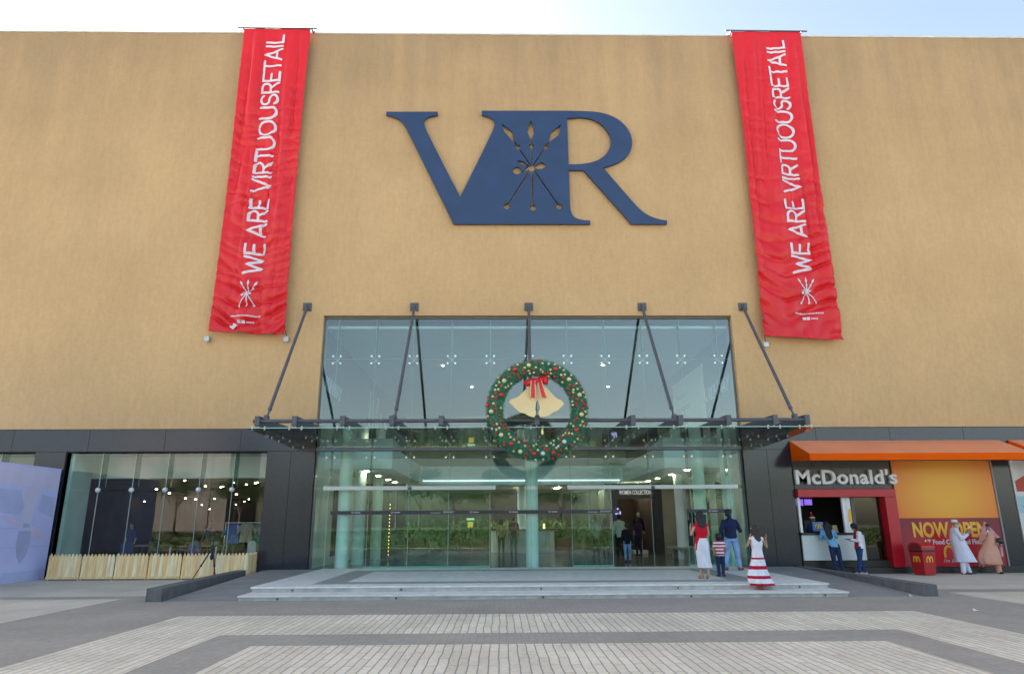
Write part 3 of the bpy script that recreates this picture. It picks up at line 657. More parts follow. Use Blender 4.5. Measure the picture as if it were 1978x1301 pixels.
def clamp(x, z, label, strap=None):
    t = thing('wall_clamp', (x, 23.5, z), label, 'wall clamp', 'grey clamps under the banners')
    m = MB(); m.box(x - .09, x + .09, 23.30, 23.44, z - .09, z + .09); m.cyl((x, 23.36, z - .13), (x, 23.36, z - .05), .03, n=10); m.build('housing', M('galvanised steel', (.45, .48, .50), rough=.4, metal=.5), t, bevel=.015)
    m = MB(); m.box(x - .06, x + .06, 23.44, 23.499, z - .06, z + .06); m.build('wall_plate', STEEL, t)
    m = MB(); m.tube((x, 23.36, z + .09), (x + (.03 if strap else -.04), 23.30, z + .30), .014, n=8); m.build('tie', M('tie ' + str(strap), strap or (.06, .05, .12), rough=.6), t)
clamp(-10.32, 7.95, 'small grey wall clamp tied with a yellow strap under a red banner', (.75, .45, .02))
clamp(-7.55, 7.93, 'small grey wall clamp between a red banner and a steel tie rod')
clamp(9.42, 7.72, 'small grey wall clamp behind a slanting steel tie rod near a red banner')

# ------------------------------------------------------------------ glass canopy
can = thing('glass_canopy', (1, 23.5, 4.3), 'glass entrance canopy hung on five slanting steel tie rods', 'canopy')
AX = [-6.77, -5.74, -4.41, -3.04, -1.67, -.32, 1.01, 2.36, 3.71, 5.05, 6.41, 7.73, 8.63]
m = MB(); m.cyl((-6.9, 19.13, 4.43), (8.72, 19.13, 4.43), .055, n=16); m.build('front_tube', STEEL, can)
for x in AX:
    m = MB(); m.hexa([(x - .07, 19.02, 4.29), (x + .07, 19.02, 4.29), (x - .07, 23.51, 4.30), (x + .07, 23.51, 4.30), (x - .07, 19.02, 4.56), (x + .07, 19.02, 4.56), (x - .07, 23.51, 4.66), (x + .07, 23.51, 4.66)]); m.build('canopy_arm', STEEL, can, bevel=.008)
for (xw, xe) in ((-6.93, -6.57), (-3.10, -2.98), (1.01, .85), (5.11, 4.91), (8.77, 8.35)):
    m = MB(); a = Vector((xw, 23.44, 9.14)); b = Vector((xe, 19.2, 4.52)); d = (b - a).normalized(); L_ = (b - a).length
    m.cyl(a, a + d * (L_ - .42), .05, n=14); m.cyl(a + d * (L_ - .42), a + d * (L_ - .08), .028, n=10); m.tube(a + d * (L_ - .44), a + d * (L_ - .40), .06, n=10)
    r_ = m.build('tie_rod', STEEL, can)
    m = MB(); m.box(xw - .15, xw + .15, 23.44, 23.498, 9.02, 9.31); m.box(xw - .02, xw + .02, 23.30, 23.44, 9.08, 9.24); m.build('wall_plate', STEEL, r_)
    m = MB(); m.box(xe - .05, xe + .05, 19.1, 19.3, 4.48, 4.6); m.build('clevis', STEEL, r_)
edges = [-7.05] + AX[1:-1] + [9.0]
for a, b in zip(edges[:-1], edges[1:]):
    for y0, y1 in ((19.08, 21.25), (21.262, 23.45)):
        za, zb = 4.225 - (y0 - 19.08) * .023, 4.225 - (y1 - 19.08) * .023
        m = MB(); m.hexa([(a + .006, y0, za), (b - .006, y0, za), (a + .006, y1, zb), (b - .006, y1, zb), (a + .006, y0, za + .016), (b - .006, y0, za + .016), (a + .006, y1, zb + .016), (b - .006, y1, zb + .016)])
        m.build('canopy_pane', GLASSC, can)
m = MB(); m.box(-7.05, 9.0, 19.066, 19.076, 4.222, 4.245); m.build('glass_lip', GLASSE, can)
m = MB(); FWH = M('fitting dimmed grey', (.50, .51, .50), rough=.35)
m.box(-.17, .17, -.012, .012, .025, .045)
for sx in (-1, 1): m.cyl((sx * .17, 0, -.025), (sx * .17, 0, .08), .022, n=10)
m.box(-.02, .02, -.02, .02, .04, .12); fit = m.mesh('canopy_fitting', FWH); fit0 = m.mesh('canopy_fitting', WHITE)  # rear fittings carry shade in their colour, front row stays bright white
for x in AX:
    for y in (19.2, 20.9, 21.6, 23.1): link_mesh('canopy_fitting', fit if y > 19.5 else fit0, can, Vector((x, y, 4.22 - (y - 19.08) * .023)) - can.location)

# ------------------------------------------------------------------ food kiosk, signs, awnings, posters
def dirt(): pass
kio = thing('food_kiosk', (11.5, 23.5, .2), 'fast food kiosk with red frame and white counter front in the black wall', 'kiosk')
m = MB()
def kp(x0, x1, z0, z1, nx, nz):
    for i in range(nx):
        for k in range(nz): m.box(x0 + (x1 - x0) * i / nx + .004, x0 + (x1 - x0) * (i + 1) / nx - .004, 23.51, 23.56, z0 + (z1 - z0) * k / nz + .004, z0 + (z1 - z0) * (k + 1) / nz - .004)
kp(9.95, 13.28, 2.71, 3.66, 5, 4)
m.box(13.26, 13.34, 23.49, 23.56, .2, 2.7); m.build('sign_panel', DARKTILE, kio)
m = MB(); m.box(9.95, 13.25, 23.30, 23.62, 2.44, 2.70); m.hexa([(12.86, 23.30, .2), (13.25, 23.30, .2), (12.80, 23.9, .2), (13.25, 23.9, .2), (12.86, 23.30, 2.438), (13.25, 23.30, 2.438), (12.80, 23.9, 2.438), (13.25, 23.9, 2.438)])
m.build('red_frame', REDF, kio, bevel=.01)
m = MB(); m.box(9.97, 12.05, 23.42, 23.50, .42, 1.22); m.build('counter_front', M('white counter laminate', (.62, .68, .68), rough=.3, var=.03), kio, bevel=.006)
m = MB(); m.box(9.96, 12.1, 23.36, 23.75, 1.225, 1.29); m.box(9.96, 12.84, 23.50, 23.7, .2, .41); m.box(9.97, 12.1, 23.505, 23.7, .41, 1.22); m.build('counter_top', BLACK, kio)
m = MB(); m.box(9.98, 10.06, 23.48, 23.58, 1.295, 2.43); m.build('window_post', WHITE, kio)
m = MB(); m.box(11.48, 11.60, 23.48, 23.58, 1.295, 2.43); m.build('window_post', WHITE, kio)
m = MB(); m.box(11.62, 11.76, 23.50, 23.60, 1.295, 2.43); m.build('window_post', WHITE, kio)
m = MB(); pts = [(11.64, 1.62), (11.76, 1.62), (11.76, 2.03), (11.74, 2.06), (11.70, 2.06), (11.66, 2.0)]; m.prism(pts, 23.49, 23.497); m.build('yellow_sticker', YEL, kio)
m = MB(); m.box(11.80, 11.90, 23.52, 23.62, .42, 2.43); m.build('door_post', M('dark grey post', (.09, .085, .09), rough=.4), kio)
m = MB(); m.box(11.9, 12.80, 23.60, 23.612, .43, 2.43); m.build('dark_glass', glass('dark kiosk glass', (.20, .24, .22), .06), kio)
m = MB(); m.box(9.93, 12.9, 26.0, 26.1, .1, 2.6); m.box(9.9, 9.95, 23.6, 26, .1, 2.6); m.box(12.9, 12.95, 23.9, 26, .1, 2.6); m.box(9.93, 12.9, 23.63, 26, 2.46, 2.5); m.box(9.93, 12.9, 23.75, 26, .02, .2)
m.build('kiosk_interior', DARKW, kio)
m = MB(); m.box(10.0, 11.45, 25.5, 25.95, .2, 1.2); m.box(11.0, 11.3, 25.5, 25.8, 1.2, 1.7); m.box(10.3, 10.6, 25.55, 25.85, 1.2, 1.55); m.build('back_counter', M('dull steel', (.16, .16, .155), rough=.4, metal=.5), kio)
m = MB(); m.box(10.1, 10.40, 24.9, 24.94, 2.22, 2.42); m.box(10.5, 10.78, 24.9, 24.94, 2.20, 2.42); m.box(10.84, 11.1, 24.9, 24.94, 2.22, 2.42); m.build('menu_screen', M('violet menu glow', (.22, .12, .6), emit=.12, var=.6, scale=9), kio)
sg = text_obj('shop_sign', "McDonald's", 9.97, 13.42, 2.86, 3.36, 23.37, .13, WHITE, None, bold=.028, space=1.06); tag(sg, 'white raised shop name letters on the dark panel above the kiosk window', 'shop sign')
t = thing('till', (10.62, 23.62, 1.29), 'small blue till screen with yellow arches on the kiosk counter', 'till')
m = MB(); m.box(10.45, 10.81, 23.60, 23.64, 1.34, 1.64); m.build('screen', M('till blue', (.10, .22, .42), rough=.3), t, bevel=.01)
m = MB(); m.box(10.58, 10.68, 23.64, 23.72, 1.292, 1.5); m.build('till_base', BLACK, t)
def arches(cx, z0, w_, h, th_):
    """two joined arches as strips of 2-D quads"""
    out = []
    for sx in (-1, 1):
        pts = []
        for k in range(15):
            a = math.pi * k / 14; pts.append((cx + sx * w_ * .25 - math.cos(a) * w_ * .22, z0 + h * (math.sin(a) ** .55)))
        out += ribbon2d(pts, th_, cap=False)
    return out
m = MB()
for k, q in enumerate(arches(10.63, 1.42, .19, .13, .028)): m.prism([(p.x, p.y) for p in q], 23.594 - .0004 * (k // 14), 23.599)
m.build('arches_print', YEL, t)
t = thing('paper_bag', (11.18, 23.6, 1.29), 'brown paper bag on the kiosk counter beside the blue sweater', 'paper bag')
m = MB(); m.hexa([(11.08, 23.55, 1.292), (11.27, 23.55, 1.292), (11.08, 23.66, 1.292), (11.27, 23.66, 1.292), (11.10, 23.58, 1.52), (11.25, 23.58, 1.53), (11.10, 23.62, 1.53), (11.25, 23.62, 1.54)]); m.build('bag', M('kraft paper', (.42, .28, .14), rough=.8), t)

def awning(x0, x1, label):
    t = thing('awning', ((x0 + x1) / 2, 23.5, 3.7), label, 'awning', 'orange awnings over the shopfronts')
    y0, y1 = 23.5, 22.08; zt, zb, ft, fb = 4.34, 3.64, 3.775, 3.55
    m = MB(); e = .012
    m.add([(x0, y0, zt), (x1, y0, zt), (x1, y1, ft), (x0, y1, ft), (x0, y0, zt - .02), (x1, y0, zt - .02), (x1, y1 + .012, ft - .02), (x0, y1 + .012, ft - .02)], [(0, 1, 2, 3), (7, 6, 5, 4), (0, 4, 5, 1), (2, 6, 7, 3), (1, 5, 6, 2), (0, 3, 7, 4)])
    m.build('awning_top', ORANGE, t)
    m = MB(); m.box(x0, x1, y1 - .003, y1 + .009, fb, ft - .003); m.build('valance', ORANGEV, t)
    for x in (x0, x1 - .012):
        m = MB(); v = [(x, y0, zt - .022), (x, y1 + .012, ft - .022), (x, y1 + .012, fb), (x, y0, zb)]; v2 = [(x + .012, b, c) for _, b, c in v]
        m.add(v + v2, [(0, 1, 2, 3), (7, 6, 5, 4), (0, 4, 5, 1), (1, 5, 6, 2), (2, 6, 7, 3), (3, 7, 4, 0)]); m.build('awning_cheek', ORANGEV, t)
    m = MB(); m.box(x0 + .02, x1 - .02, y1 + .02, y1 + .06, fb + .02, fb + .06); m.box(x0 + .02, x1 - .02, y0 - .06, y0 - .02, zb, zb + .04); m.build('awning_bar', STEEL, t)
awning(9.94, 17.22, 'long orange awning above the kiosk and the orange poster')
awning(17.56, 24.5, 'orange awning cut by the edge of the photo beyond the granite post')

po = thing('advertising_poster', (15.04, 23.49, 1.9), 'tall orange and dark red NOW OPEN poster behind the couple in traditional clothes', 'poster')
POR = bpy.data.materials.new('orange poster print'); POR.use_nodes = True
_t = POR.node_tree; _n = _t.nodes; _tc = _n.new("ShaderNodeTexCoord"); _mp = _n.new("ShaderNodeMapping"); _mp.inputs["Scale"].default_value = (.50, 1, .52); _mp.inputs["Location"].default_value = (0, 0, -.42)
_gr = _n.new("ShaderNodeTexGradient"); _gr.gradient_type = 'SPHERICAL'; _rp = _n.new("ShaderNodeValToRGB")
_rp.color_ramp.elements[0].color = (.80, .20, .02, 1); _rp.color_ramp.elements[1].color = (.86, .42, .03, 1); _rp.color_ramp.elements[1].position = .75
_t.links.new(_tc.outputs["Object"], _mp.inputs[0]); _t.links.new(_mp.outputs[0], _gr.inputs[0]); _t.links.new(_gr.outputs[0], _rp.inputs[0]); _t.links.new(_rp.outputs[0], _n["Principled BSDF"].inputs["Base Color"]); _n["Principled BSDF"].inputs["Roughness"].default_value = .4
m = MB(); m.box(13.34, 16.74, 23.49, 23.555, 1.745, 3.66); m.build('upper_print', POR, po)
POD = bpy.data.materials.new('dark red poster print'); POD.use_nodes = True
_t = POD.node_tree; _n = _t.nodes; _tc = _n.new("ShaderNodeTexCoord"); _mp = _n.new("ShaderNodeMapping"); _mp.inputs["Scale"].default_value = (.5, 1, .75); _mp.inputs["Location"].default_value = (.05, 0, .95)
_gr = _n.new("ShaderNodeTexGradient"); _gr.gradient_type = 'SPHERICAL'; _rp = _n.new("ShaderNodeValToRGB")
_rp.color_ramp.elements[0].color = (.20, .012, .026, 1); _rp.color_ramp.elements[1].color = (.66, .010, .03, 1); _rp.color_ramp.elements[1].position = .7
_t.links.new(_tc.outputs["Object"], _mp.inputs[0]); _t.links.new(_mp.outputs[0], _gr.inputs[0]); _t.links.new(_gr.outputs[0], _rp.inputs[0]); _t.links.new(_rp.outputs[0], _n["Principled BSDF"].inputs["Base Color"]); _n["Principled BSDF"].inputs["Roughness"].default_value = .4
m = MB(); m.box(13.34, 16.74, 23.49, 23.555, .20, 1.742); m.build('lower_print', POD, po)
text_obj('headline', 'NOW OPEN', 13.75, 16.25, 1.12, 1.62, 23.482, .006, YEL, po, bold=.032)
text_obj('subline', 'AT Food Court 2nd Floor', 14.05, 16.1, .90, 1.06, 23.482, .006, M('poster white', (.75, .73, .75), rough=.5), po, bold=.03)
text_obj('tagline', "i'm lovin' it", 14.62, 15.45, .33, .44, 23.482, .006, M('poster white', (.75, .73, .75)), po, shear=.3)
m = MB()
for k, q in enumerate(arches(15.04, .48, .72, .36, .075)): m.prism([(p.x, p.y) for p in q], 23.4835 - .0006 * (k // 14), 23.488)
m.build('arches_print', YEL, po)
m = MB(); m.box(16.745, 16.80, 23.46, 23.56, .2, 3.66); m.build('poster_edge', M('edge grey', (.25, .22, .22), rough=.4), po)

p2 = thing('advertising_poster', (18.4, 23.49, 1.9), 'pale poster with little red house at the edge of the photo', 'poster')
m = MB(); m.box(17.45, 19.48, 23.49, 23.555, .2, 3.66); m.build('poster_sheet', M('poster pale', (.60, .62, .62), rough=.4), p2)
m = MB(); m.prism([(17.52, 2.6), (18.6, 2.6), (18.6, 2.95), (18.1, 3.25), (17.52, 2.95)], 23.482, 23.488); m.build('red_house_print', M('house red', (.45, .06, .04)), p2)
m = MB(); m.box(17.48, 19.4, 23.482, 23.488, 1.9, 2.45); m.build('blue_print', M('print aqua', (.35, .55, .62)), p2)
m = MB(); m.prism([(17.6, 2.1), (18.2, 2.1), (18.0, 2.3)], 23.476, 23.481); m.build('boat_print', M('print blue', (.05, .18, .5)), p2)

# litter bin
tb = thing('litter_bin', (13.42, 22.62, 0), 'red litter bin with domed lid and yellow arches beside the poster', 'bin', rotz=R(16)); tb.scale = (.80, .80, .95)
def local(mb, name, mat, par, bevel=0):
    o = bpy.data.objects.new(name, mb.mesh(name, mat)); COL.objects.link(o); o.parent = par
    if bevel:
        b = o.modifiers.new("bevel", 'BEVEL'); b.width = bevel; b.segments = 2; b.limit_method = 'ANGLE'; b.angle_limit = R(40)
    return o
m = MB(); a, b = .27, .33
m.hexa([(-a, -a, .02), (a, -a, .02), (-a, a, .02), (a, a, .02), (-b, -b, .74), (b, -b, .74), (-b, b, .74), (b, b, .74)]); local(m, 'bin_body', REDB, tb, .02)
m = MB(); m.box(-.325, .325, -.325, .325, .742, .80); local(m, 'bin_collar', BLACK, tb, .01)
m = MB(); prof = [(-.34, .802), (.34, .802), (.34, .90)] + [(.34 * math.cos(R(q)), .90 + .16 * math.sin(R(q))) for q in range(15, 180, 15)] + [(-.34, .90)]
m.prism(prof, -.335, .335); local(m, 'bin_lid', REDB, tb, .012).rotation_euler.z = R(-90)
m = MB(); prof = [(-.24, .83), (.24, .83)] + [(.26 * math.cos(R(q)), .90 + .10 * math.sin(R(q))) for q in range(0, 181, 15)]
m.prism(prof, -.339, -.336); local(m, 'bin_mouth', M('bin mouth red', (.16, .004, .008), rough=.6), tb).rotation_euler.z = R(-90)
for rz in (0, 1):
    m = MB()
    for k, q in enumerate(arches(0, .42, .30, .17, .045)):
        if rz == 0: m.add([(p.x, -.305 - (p.y - .42) * .083 - .006 - .0007 * (k // 14), p.y) for p in q], [(0, 1, 2, 3)])
        else: m.add([(-.305 - (p.y - .42) * .083 - .006 - .0007 * (k // 14), -p.x, p.y) for p in q], [(0, 1, 2, 3)])
    o = local(m, 'arches_emblem', YEL, tb); s_ = o.modifiers.new('t', 'SOLIDIFY'); s_.thickness = .003

# hoarding on the left edge
ho = thing('hoarding', (-15.6, 21, 0), 'lavender printed hoarding box standing beside the picket fence', 'hoarding')
m = MB(); m.box(-17.4, -14.58, 17.5, 23.28, .0, 3.46); m.build('hoarding_panel', M('lavender print', (.53, .57, .98), rough=.4, var=.07, scale=1.2), ho)
HX = -14.58
def hprint(name, polys, mat, d):
    m = MB()
    for k, p in enumerate(polys):
        n = len(p); x = HX + d
        m.add([(HX + .001, a, b) for a, b in p] + [(x, a, b) for a, b in p], [list(range(n))[::-1], list(range(n, 2 * n))] + [(k2, (k2 + 1) % n, n + (k2 + 1) % n, n + k2) for k2 in range(n)])
    return m.build(name, mat, ho)
hprint('pale_print', [[(17.6, 2.95), (23.24, 2.75), (23.24, 3.38), (17.6, 3.42)], [(21.55, 2.75), (22.45, 2.75), (22.2, 2.0), (22.15, 1.55), (21.75, 1.55), (21.75, 2.1)]], M('print pale pink', (.60, .58, .84), rough=.4, var=.05), .004)
hprint('arm_print', [[(20.9, 2.0), (21.75, 1.72), (21.78, 1.60), (20.95, 1.88)], [(22.15, 1.68), (22.9, 1.45), (22.95, 1.30), (22.5, 1.22), (22.2, 1.48)]], M('print skin', (.62, .54, .80), rough=.4), .008)
hprint('figure_print', [[(21.7, 1.5), (22.25, 1.5), (22.3, 1.1), (22.2, .75), (22.0, .55), (21.8, .75), (21.68, 1.1)], [(21.85, 1.72), (22.15, 1.72), (22.15, 1.6), (21.85, 1.6)]], M('print dark', (.38, .42, .70), rough=.4), .011)
hprint('shade_print', [[(20.2, 2.7), (21.5, 2.7), (21.75, 2.2), (21.6, 1.95), (20.2, 2.1)], [(22.5, 2.6), (23.2, 2.55), (23.2, 1.9), (22.4, 2.1)], [(17.6, .0), (23.24, .02), (23.24, .33), (17.6, .28)], [(17.6, 1.0), (23.24, 1.02), (23.24, 1.05), (17.6, 1.03)], [(17.6, 1.55), (21.6, 1.56), (21.6, 1.60), (17.6, 1.59)]], M('print lavender blue', (.44, .50, .83), rough=.4), .006)

# picket fence
def fence_panel(seed):
    rnd = random.Random(seed); m = MB(); x = 0
    for k in range(9):
        w_ = 1.0 / 9; x0, x1 = -.5 + k * w_ + .0012, -.5 + (k + 1) * w_ - .0012; h = .80 + rnd.uniform(-.012, .012); c = (x0 + x1) / 2; y0 = rnd.uniform(-.003, .003)
        m.prism([(x0, .05), (x1, .05), (x1, h - .10), (c + .018, h - .015), (c, h), (c - .018, h - .015), (x0, h - .10)], y0, y0 + .018, rnd.randrange(3))
    return m
FG = 'picket fence panels along the shop window'
def place_fence(x, y, rz, lab, seed):
    t = thing('fence_panel', (x, y, 0), lab, 'fence panel', FG, rz)
    o = local(fence_panel(seed), 'pickets', [M('pine tone ' + str(q_), c_, rough=.7, var=.2, scale=2.2, stretch=(9, 9, .8), bump=.3, bscale=14) for q_, c_ in enumerate(((.90, .66, .36), (.82, .55, .27), (.92, .73, .46)))], t)
    m = MB(); m.box(-.505, .505, -.035, -.004, .055, .115); m.box(-.505, .505, .02, .05, .10, .16); m.box(-.505, .505, .02, .05, .52, .58); local(m, 'rail', PINE, t)
    m = MB(); m.box(-.49, -.45, .02, .06, 0, .7); m.box(.45, .49, .02, .06, 0, .7); local(m, 'fence_post', PINE, t)
    return t
FL = ['pale low pine picket fence panel touching the lavender hoarding', 'pine picket fence panel one place along from the hoarding end', 'pine picket fence panel third from the lavender hoarding', 'pine picket fence panel fourth from the lavender hoarding', 'pine picket fence panel just beside the black tripod legs', 'knotty pine picket fence panel right behind the black tripod']
for k in range(6): place_fence(-13.60 + k * 1.035, 22.62, R(.3), FL[k], k)
t = place_fence(-7.93, 23.07, R(90), 'narrow side panel of the picket fence returning towards the window', 7); t.scale = (.78, 1, 1)

# tripod
tr = thing('tripod', (-8.95, 22.3, 0), 'black camera tripod standing in front of the picket fence', 'tripod')
ap = Vector((-8.93, 22.3, .98))
for fx, fy in ((-9.38, 22.05), (-8.62, 22.0), (-8.85, 22.55)):
    f_ = Vector((fx, fy, .005)); m = MB(); d = (f_ - ap); m.cyl(ap, ap + d * .55, .022, n=10); m.cyl(ap + d * .5, f_, .015, n=10); m.cyl(ap + d * .52, ap + d * .58, .03, n=10); m.build('leg', BLACK, tr)
m = MB(); m.cyl((ap.x, ap.y, .72), (ap.x, ap.y, 1.32), .020, n=12); m.cyl((ap.x, ap.y, .93), (ap.x, ap.y, 1.02), .05, n=12); m.build('centre_column', BLACK, tr)
m = MB(); m.ell((ap.x, ap.y, 1.36), (.05, .05, .05)); m.box(ap.x - .045, ap.x + .045, ap.y - .045, ap.y + .045, 1.40, 1.44); m.cyl((ap.x + .05, ap.y, 1.36), (ap.x + .17, ap.y - .1, 1.30), .010, n=8); m.build('tripod_head', BLACK, tr)
m = MB(); m.ell((ap.x, ap.y - .02, .69), (.05, .05, .09)); m.build('weight_bag', M('navy cloth', (.02, .025, .07), rough=.8), tr)

# litter on the paving
def scrap(x, y, z, s, label):
    m = MB(); m.add([(x - s, y - s * .5, z + .012), (x + s * .7, y - s * .8, z + .02), (x + s, y + s * .7, z + .012), (x - s * .4, y + s, z + .05)], [(0, 1, 2), (0, 2, 3)]); o = m.build('paper_scrap', M('paper white', (.7, .7, .66), rough=.8)); s_ = o.modifiers.new('t', 'SOLIDIFY'); s_.thickness = .004; tag(o, label, 'litter')
scrap(8.97, 13.67, .0, .06, 'small white paper scrap lying on the grey paving away from the kerb')
scrap(9.3, 16.35, .0, .05, 'crumpled white paper scrap lying at the foot of the ramp kerb')

# ------------------------------------------------------------------ wreath
wc = Vector((1.01, 18.86, 4.69)); RM, RT = 1.18, .225
wr = thing('christmas_wreath', wc, 'huge green Christmas wreath with red and gold baubles hung on the canopy', 'wreath')
rnd = random.Random(5)
m = MB()
for i in range(72):
    a0, a1 = 2 * math.pi * i / 72, 2 * math.pi * (i + 1) / 72
    vs = []
    for a in (a0, a1):
        rr = RT * .86 * (1 + .05 * math.sin(a * 36))
        for k in range(14):
            t_ = 2 * math.pi * k / 14; r_ = RM + rr * math.cos(t_); vs.append(wc + Vector((r_ * math.cos(a), -rr * math.sin(t_), r_ * math.sin(a))))
    m.add(vs, [(k, (k + 1) % 14, 14 + (k + 1) % 14, 14 + k) for k in range(14)], 0, True)
for i in range(15000):
    a = rnd.uniform(0, 2 * math.pi); t_ = rnd.uniform(-1.9, 1.9) + math.pi / 2; rr = RT * rnd.uniform(.78, .98); r_ = RM + rr * math.cos(t_)
    rad = Vector((math.cos(a), 0, math.sin(a))); tan = Vector((-math.sin(a), 0, math.cos(a)))
    c = wc + rad * r_ + Vector((0, -rr * math.sin(t_), 0)); nrm = (rad * math.cos(t_) + Vector((0, -math.sin(t_), 0)))
    wrap = (rad * -math.sin(t_) + Vector((0, -math.cos(t_), 0)))
    d = (nrm * rnd.uniform(.15, .7) + tan * rnd.uniform(-.6, .6) + wrap * rnd.uniform(-1.2, 1.2)).normalized(); sd_ = d.cross(nrm).normalized() * .0065; L_ = rnd.uniform(.05, .13)
    m.add([c - sd_, c + sd_, c + d * L_], [(0, 1, 2)], 0 if rnd.random() < .6 else 1)
m.build('garland', [M('fir green', (.026, .15, .08), rough=.5, var=.35, scale=5), M('fir green light', (.07, .27, .15), rough=.5, var=.3, scale=6)], wr)
BR = M('red bauble', (.52, .012, .018), rough=.22, var=.03, coat=.4); BC = M('gold cream bauble', (.72, .60, .33), rough=.28, metal=.35, var=.03); BS = M('silver bauble', (.66, .66, .72), rough=.25, metal=.4, var=.03)
def bpos(u, v):   # crop pixel to wreath angle and radius
    x = (u - 700) / 5.913 / 70.2; z = -(v - 655) / 5.913 / 69.0
    return x, z
def bauble(x, z, r, mat, nm='bauble', mb=None):
    q = math.hypot(x, z); e = max(-1, min(1, (q - RM) / RT)); y = -RT * math.sqrt(max(0, 1 - e * e)) * .95 - r * .2
    mm = mb or MB(); mm.ell(wc + Vector((x, y, z)), (r, r, r), n=14, m=9)
    if mb is None: mm.build(nm, mat, wr)
big = [((446, 207), BR), ((915, 203), BR), ((285, 497), BR), ((128, 608), BR), ((1137, 898), BR), ((398, 1048), BR), ((654, 1158), BR), ((873, 1145), BR), ((608, 160), BC), ((320, 340), BC), ((172, 688), BC), ((285, 950), BC), ((500, 1133), BC), ((1070, 325), BC), ((1186, 502), BC), ((1201, 725), BC), ((997, 1027), BS), ((753, 1155), BS)]
taken = []
for (u, v), mt in big:
    x, z = bpos(u, v); bauble(x, z, .066, mt); taken.append((x, z, .09))
small = []
while len(small) < 150:
    a = rnd.uniform(0, 2 * math.pi); q = RM + rnd.uniform(-.9, .95) * RT; x, z = q * math.cos(a), q * math.sin(a)
    if all(math.hypot(x - p, z - q2) > d + .035 for p, q2, d in taken): taken.append((x, z, .034)); small.append((x, z))
for k, (x, z) in enumerate(small[:80]): bauble(x, z, .038, (BR, BC)[k % 2] if k % 23 else BS, 'small_bauble')
m = MB()
for x, z in small[80:115]: bauble(x, z, .038, None, None, m)
tag(m.build('small_bauble_cluster', BC, wr), kind='stuff')
m = MB()
for x, z in small[115:]: bauble(x, z, .038, None, None, m)
tag(m.build('small_bauble_cluster', BR, wr), kind='stuff')
BELL = [(635, 375), (585, 405), (540, 455), (490, 500), (440, 525), (395, 535), (374, 570), (420, 615), (500, 685), (560, 700), (600, 725), (650, 740), (672, 738), (690, 690), (675, 640), (690, 570), (705, 545), (705, 385)]
BELR = [(712, 385), (712, 545), (722, 580), (735, 640), (715, 690), (735, 738), (780, 738), (830, 722), (880, 690), (940, 665), (1015, 590), (978, 545), (935, 530), (895, 495), (850, 445), (820, 410), (785, 385)]
for pl in (BELL, BELR):
    m = MB(); m.prism([(wc.x + bpos(*q)[0], wc.z + bpos(*q)[1]) for q in smooth_poly(pl, 1, 50)], wc.y - .02, wc.y + .0); m.build('bell', CREAM, wr)
# bow
bw = bpos(700, 330); bc = wc + Vector((bw[0], -.10, bw[1]))
BOW = M('red satin ribbon', (.60, .006, .012), rough=.35, var=.08); GOLD = M('gold ribbon edge', (.75, .52, .25), rough=.35, metal=.4)
for k, pl in enumerate(([(706, 290), (650, 293), (596, 305), (540, 347), (556, 372), (570, 397), (610, 382), (655, 380), (702, 352)], [(712, 288), (760, 272), (800, 266), (842, 264), (836, 300), (832, 345), (824, 381), (780, 366), (740, 372), (712, 352)], [(706, 300), (660, 300), (622, 318), (640, 370), (672, 398), (704, 350)], [(712, 300), (752, 292), (790, 300), (778, 350), (748, 392), (714, 352)])):
    pts = smooth_poly([(wc.x + bpos(*q)[0], wc.z + bpos(*q)[1]) for q in pl], 1, 40); cx_ = bc.x; n_ = len(pts); m = MB(); rs_ = []
    for sc_, yy in ((.55, -.15), (.86, -.125), (1.0, -.07), (.9, -.02)):
        mx = sum(p[0] for p in pts) / n_; mz = sum(p[1] for p in pts) / n_; rs_.append([(mx + (p[0] - mx) * sc_, wc.y + yy - (.035 if k > 1 else 0) + .02 * math.sin(q * 2.2 + k), mz + (p[1] - mz) * sc_) for q, p in enumerate(pts)])
    m.rings(rs_); m.build('bow_loop', BOW, wr)
for (ax, bx, col) in ((-.10, -.14, 0), (.07, .17, 0)):
    m = MB(); top = bc + Vector((ax * .3, -.06, -.05)); zb = -.48; wd = .10
    m.hexa([(bc.x + bx - wd * .6, bc.y - .07, bc.z + zb), (bc.x + bx + wd, bc.y - .07, bc.z + zb - .02), (bc.x + bx - wd * .6, bc.y - .06, bc.z + zb), (bc.x + bx + wd, bc.y - .06, bc.z + zb - .02), (bc.x + ax - .07, bc.y - .08, bc.z), (bc.x + ax + .05, bc.y - .08, bc.z), (bc.x + ax - .07, bc.y - .065, bc.z), (bc.x + ax + .05, bc.y - .065, bc.z)])
    o = m.build('bow_tail', BOW, wr)
    m = MB()
    for e in (0, 1):
        a_ = Vector((bc.x + (ax + .045 if e else ax - .065), bc.y - .082, bc.z)); b_ = Vector((bc.x + (bx + wd - .01 if e else bx - wd * .6 + .01), bc.y - .073, bc.z + zb)); m.bar(a_, b_, .016, .006)
    m.build('ribbon_edge', GOLD, o)
m = MB(); m.ell(bc + Vector((0, -.08, 0)), (.055, .05, .07)); m.build('bow_knot', BOW, wr)
m = MB(); m.cyl(wc + Vector((0, .1, .35)), wc + Vector((0, .24, -.24)), .012, n=8); m.cyl(wc + Vector((-.3, .0, -.02)), wc + Vector((.3, .0, -.02)), .01, n=8); m.cyl(wc + Vector((0, .02, .9)), wc + Vector((0, .02, .4)), .008, n=8); m.build('hanging_wire', STEEL, wr)

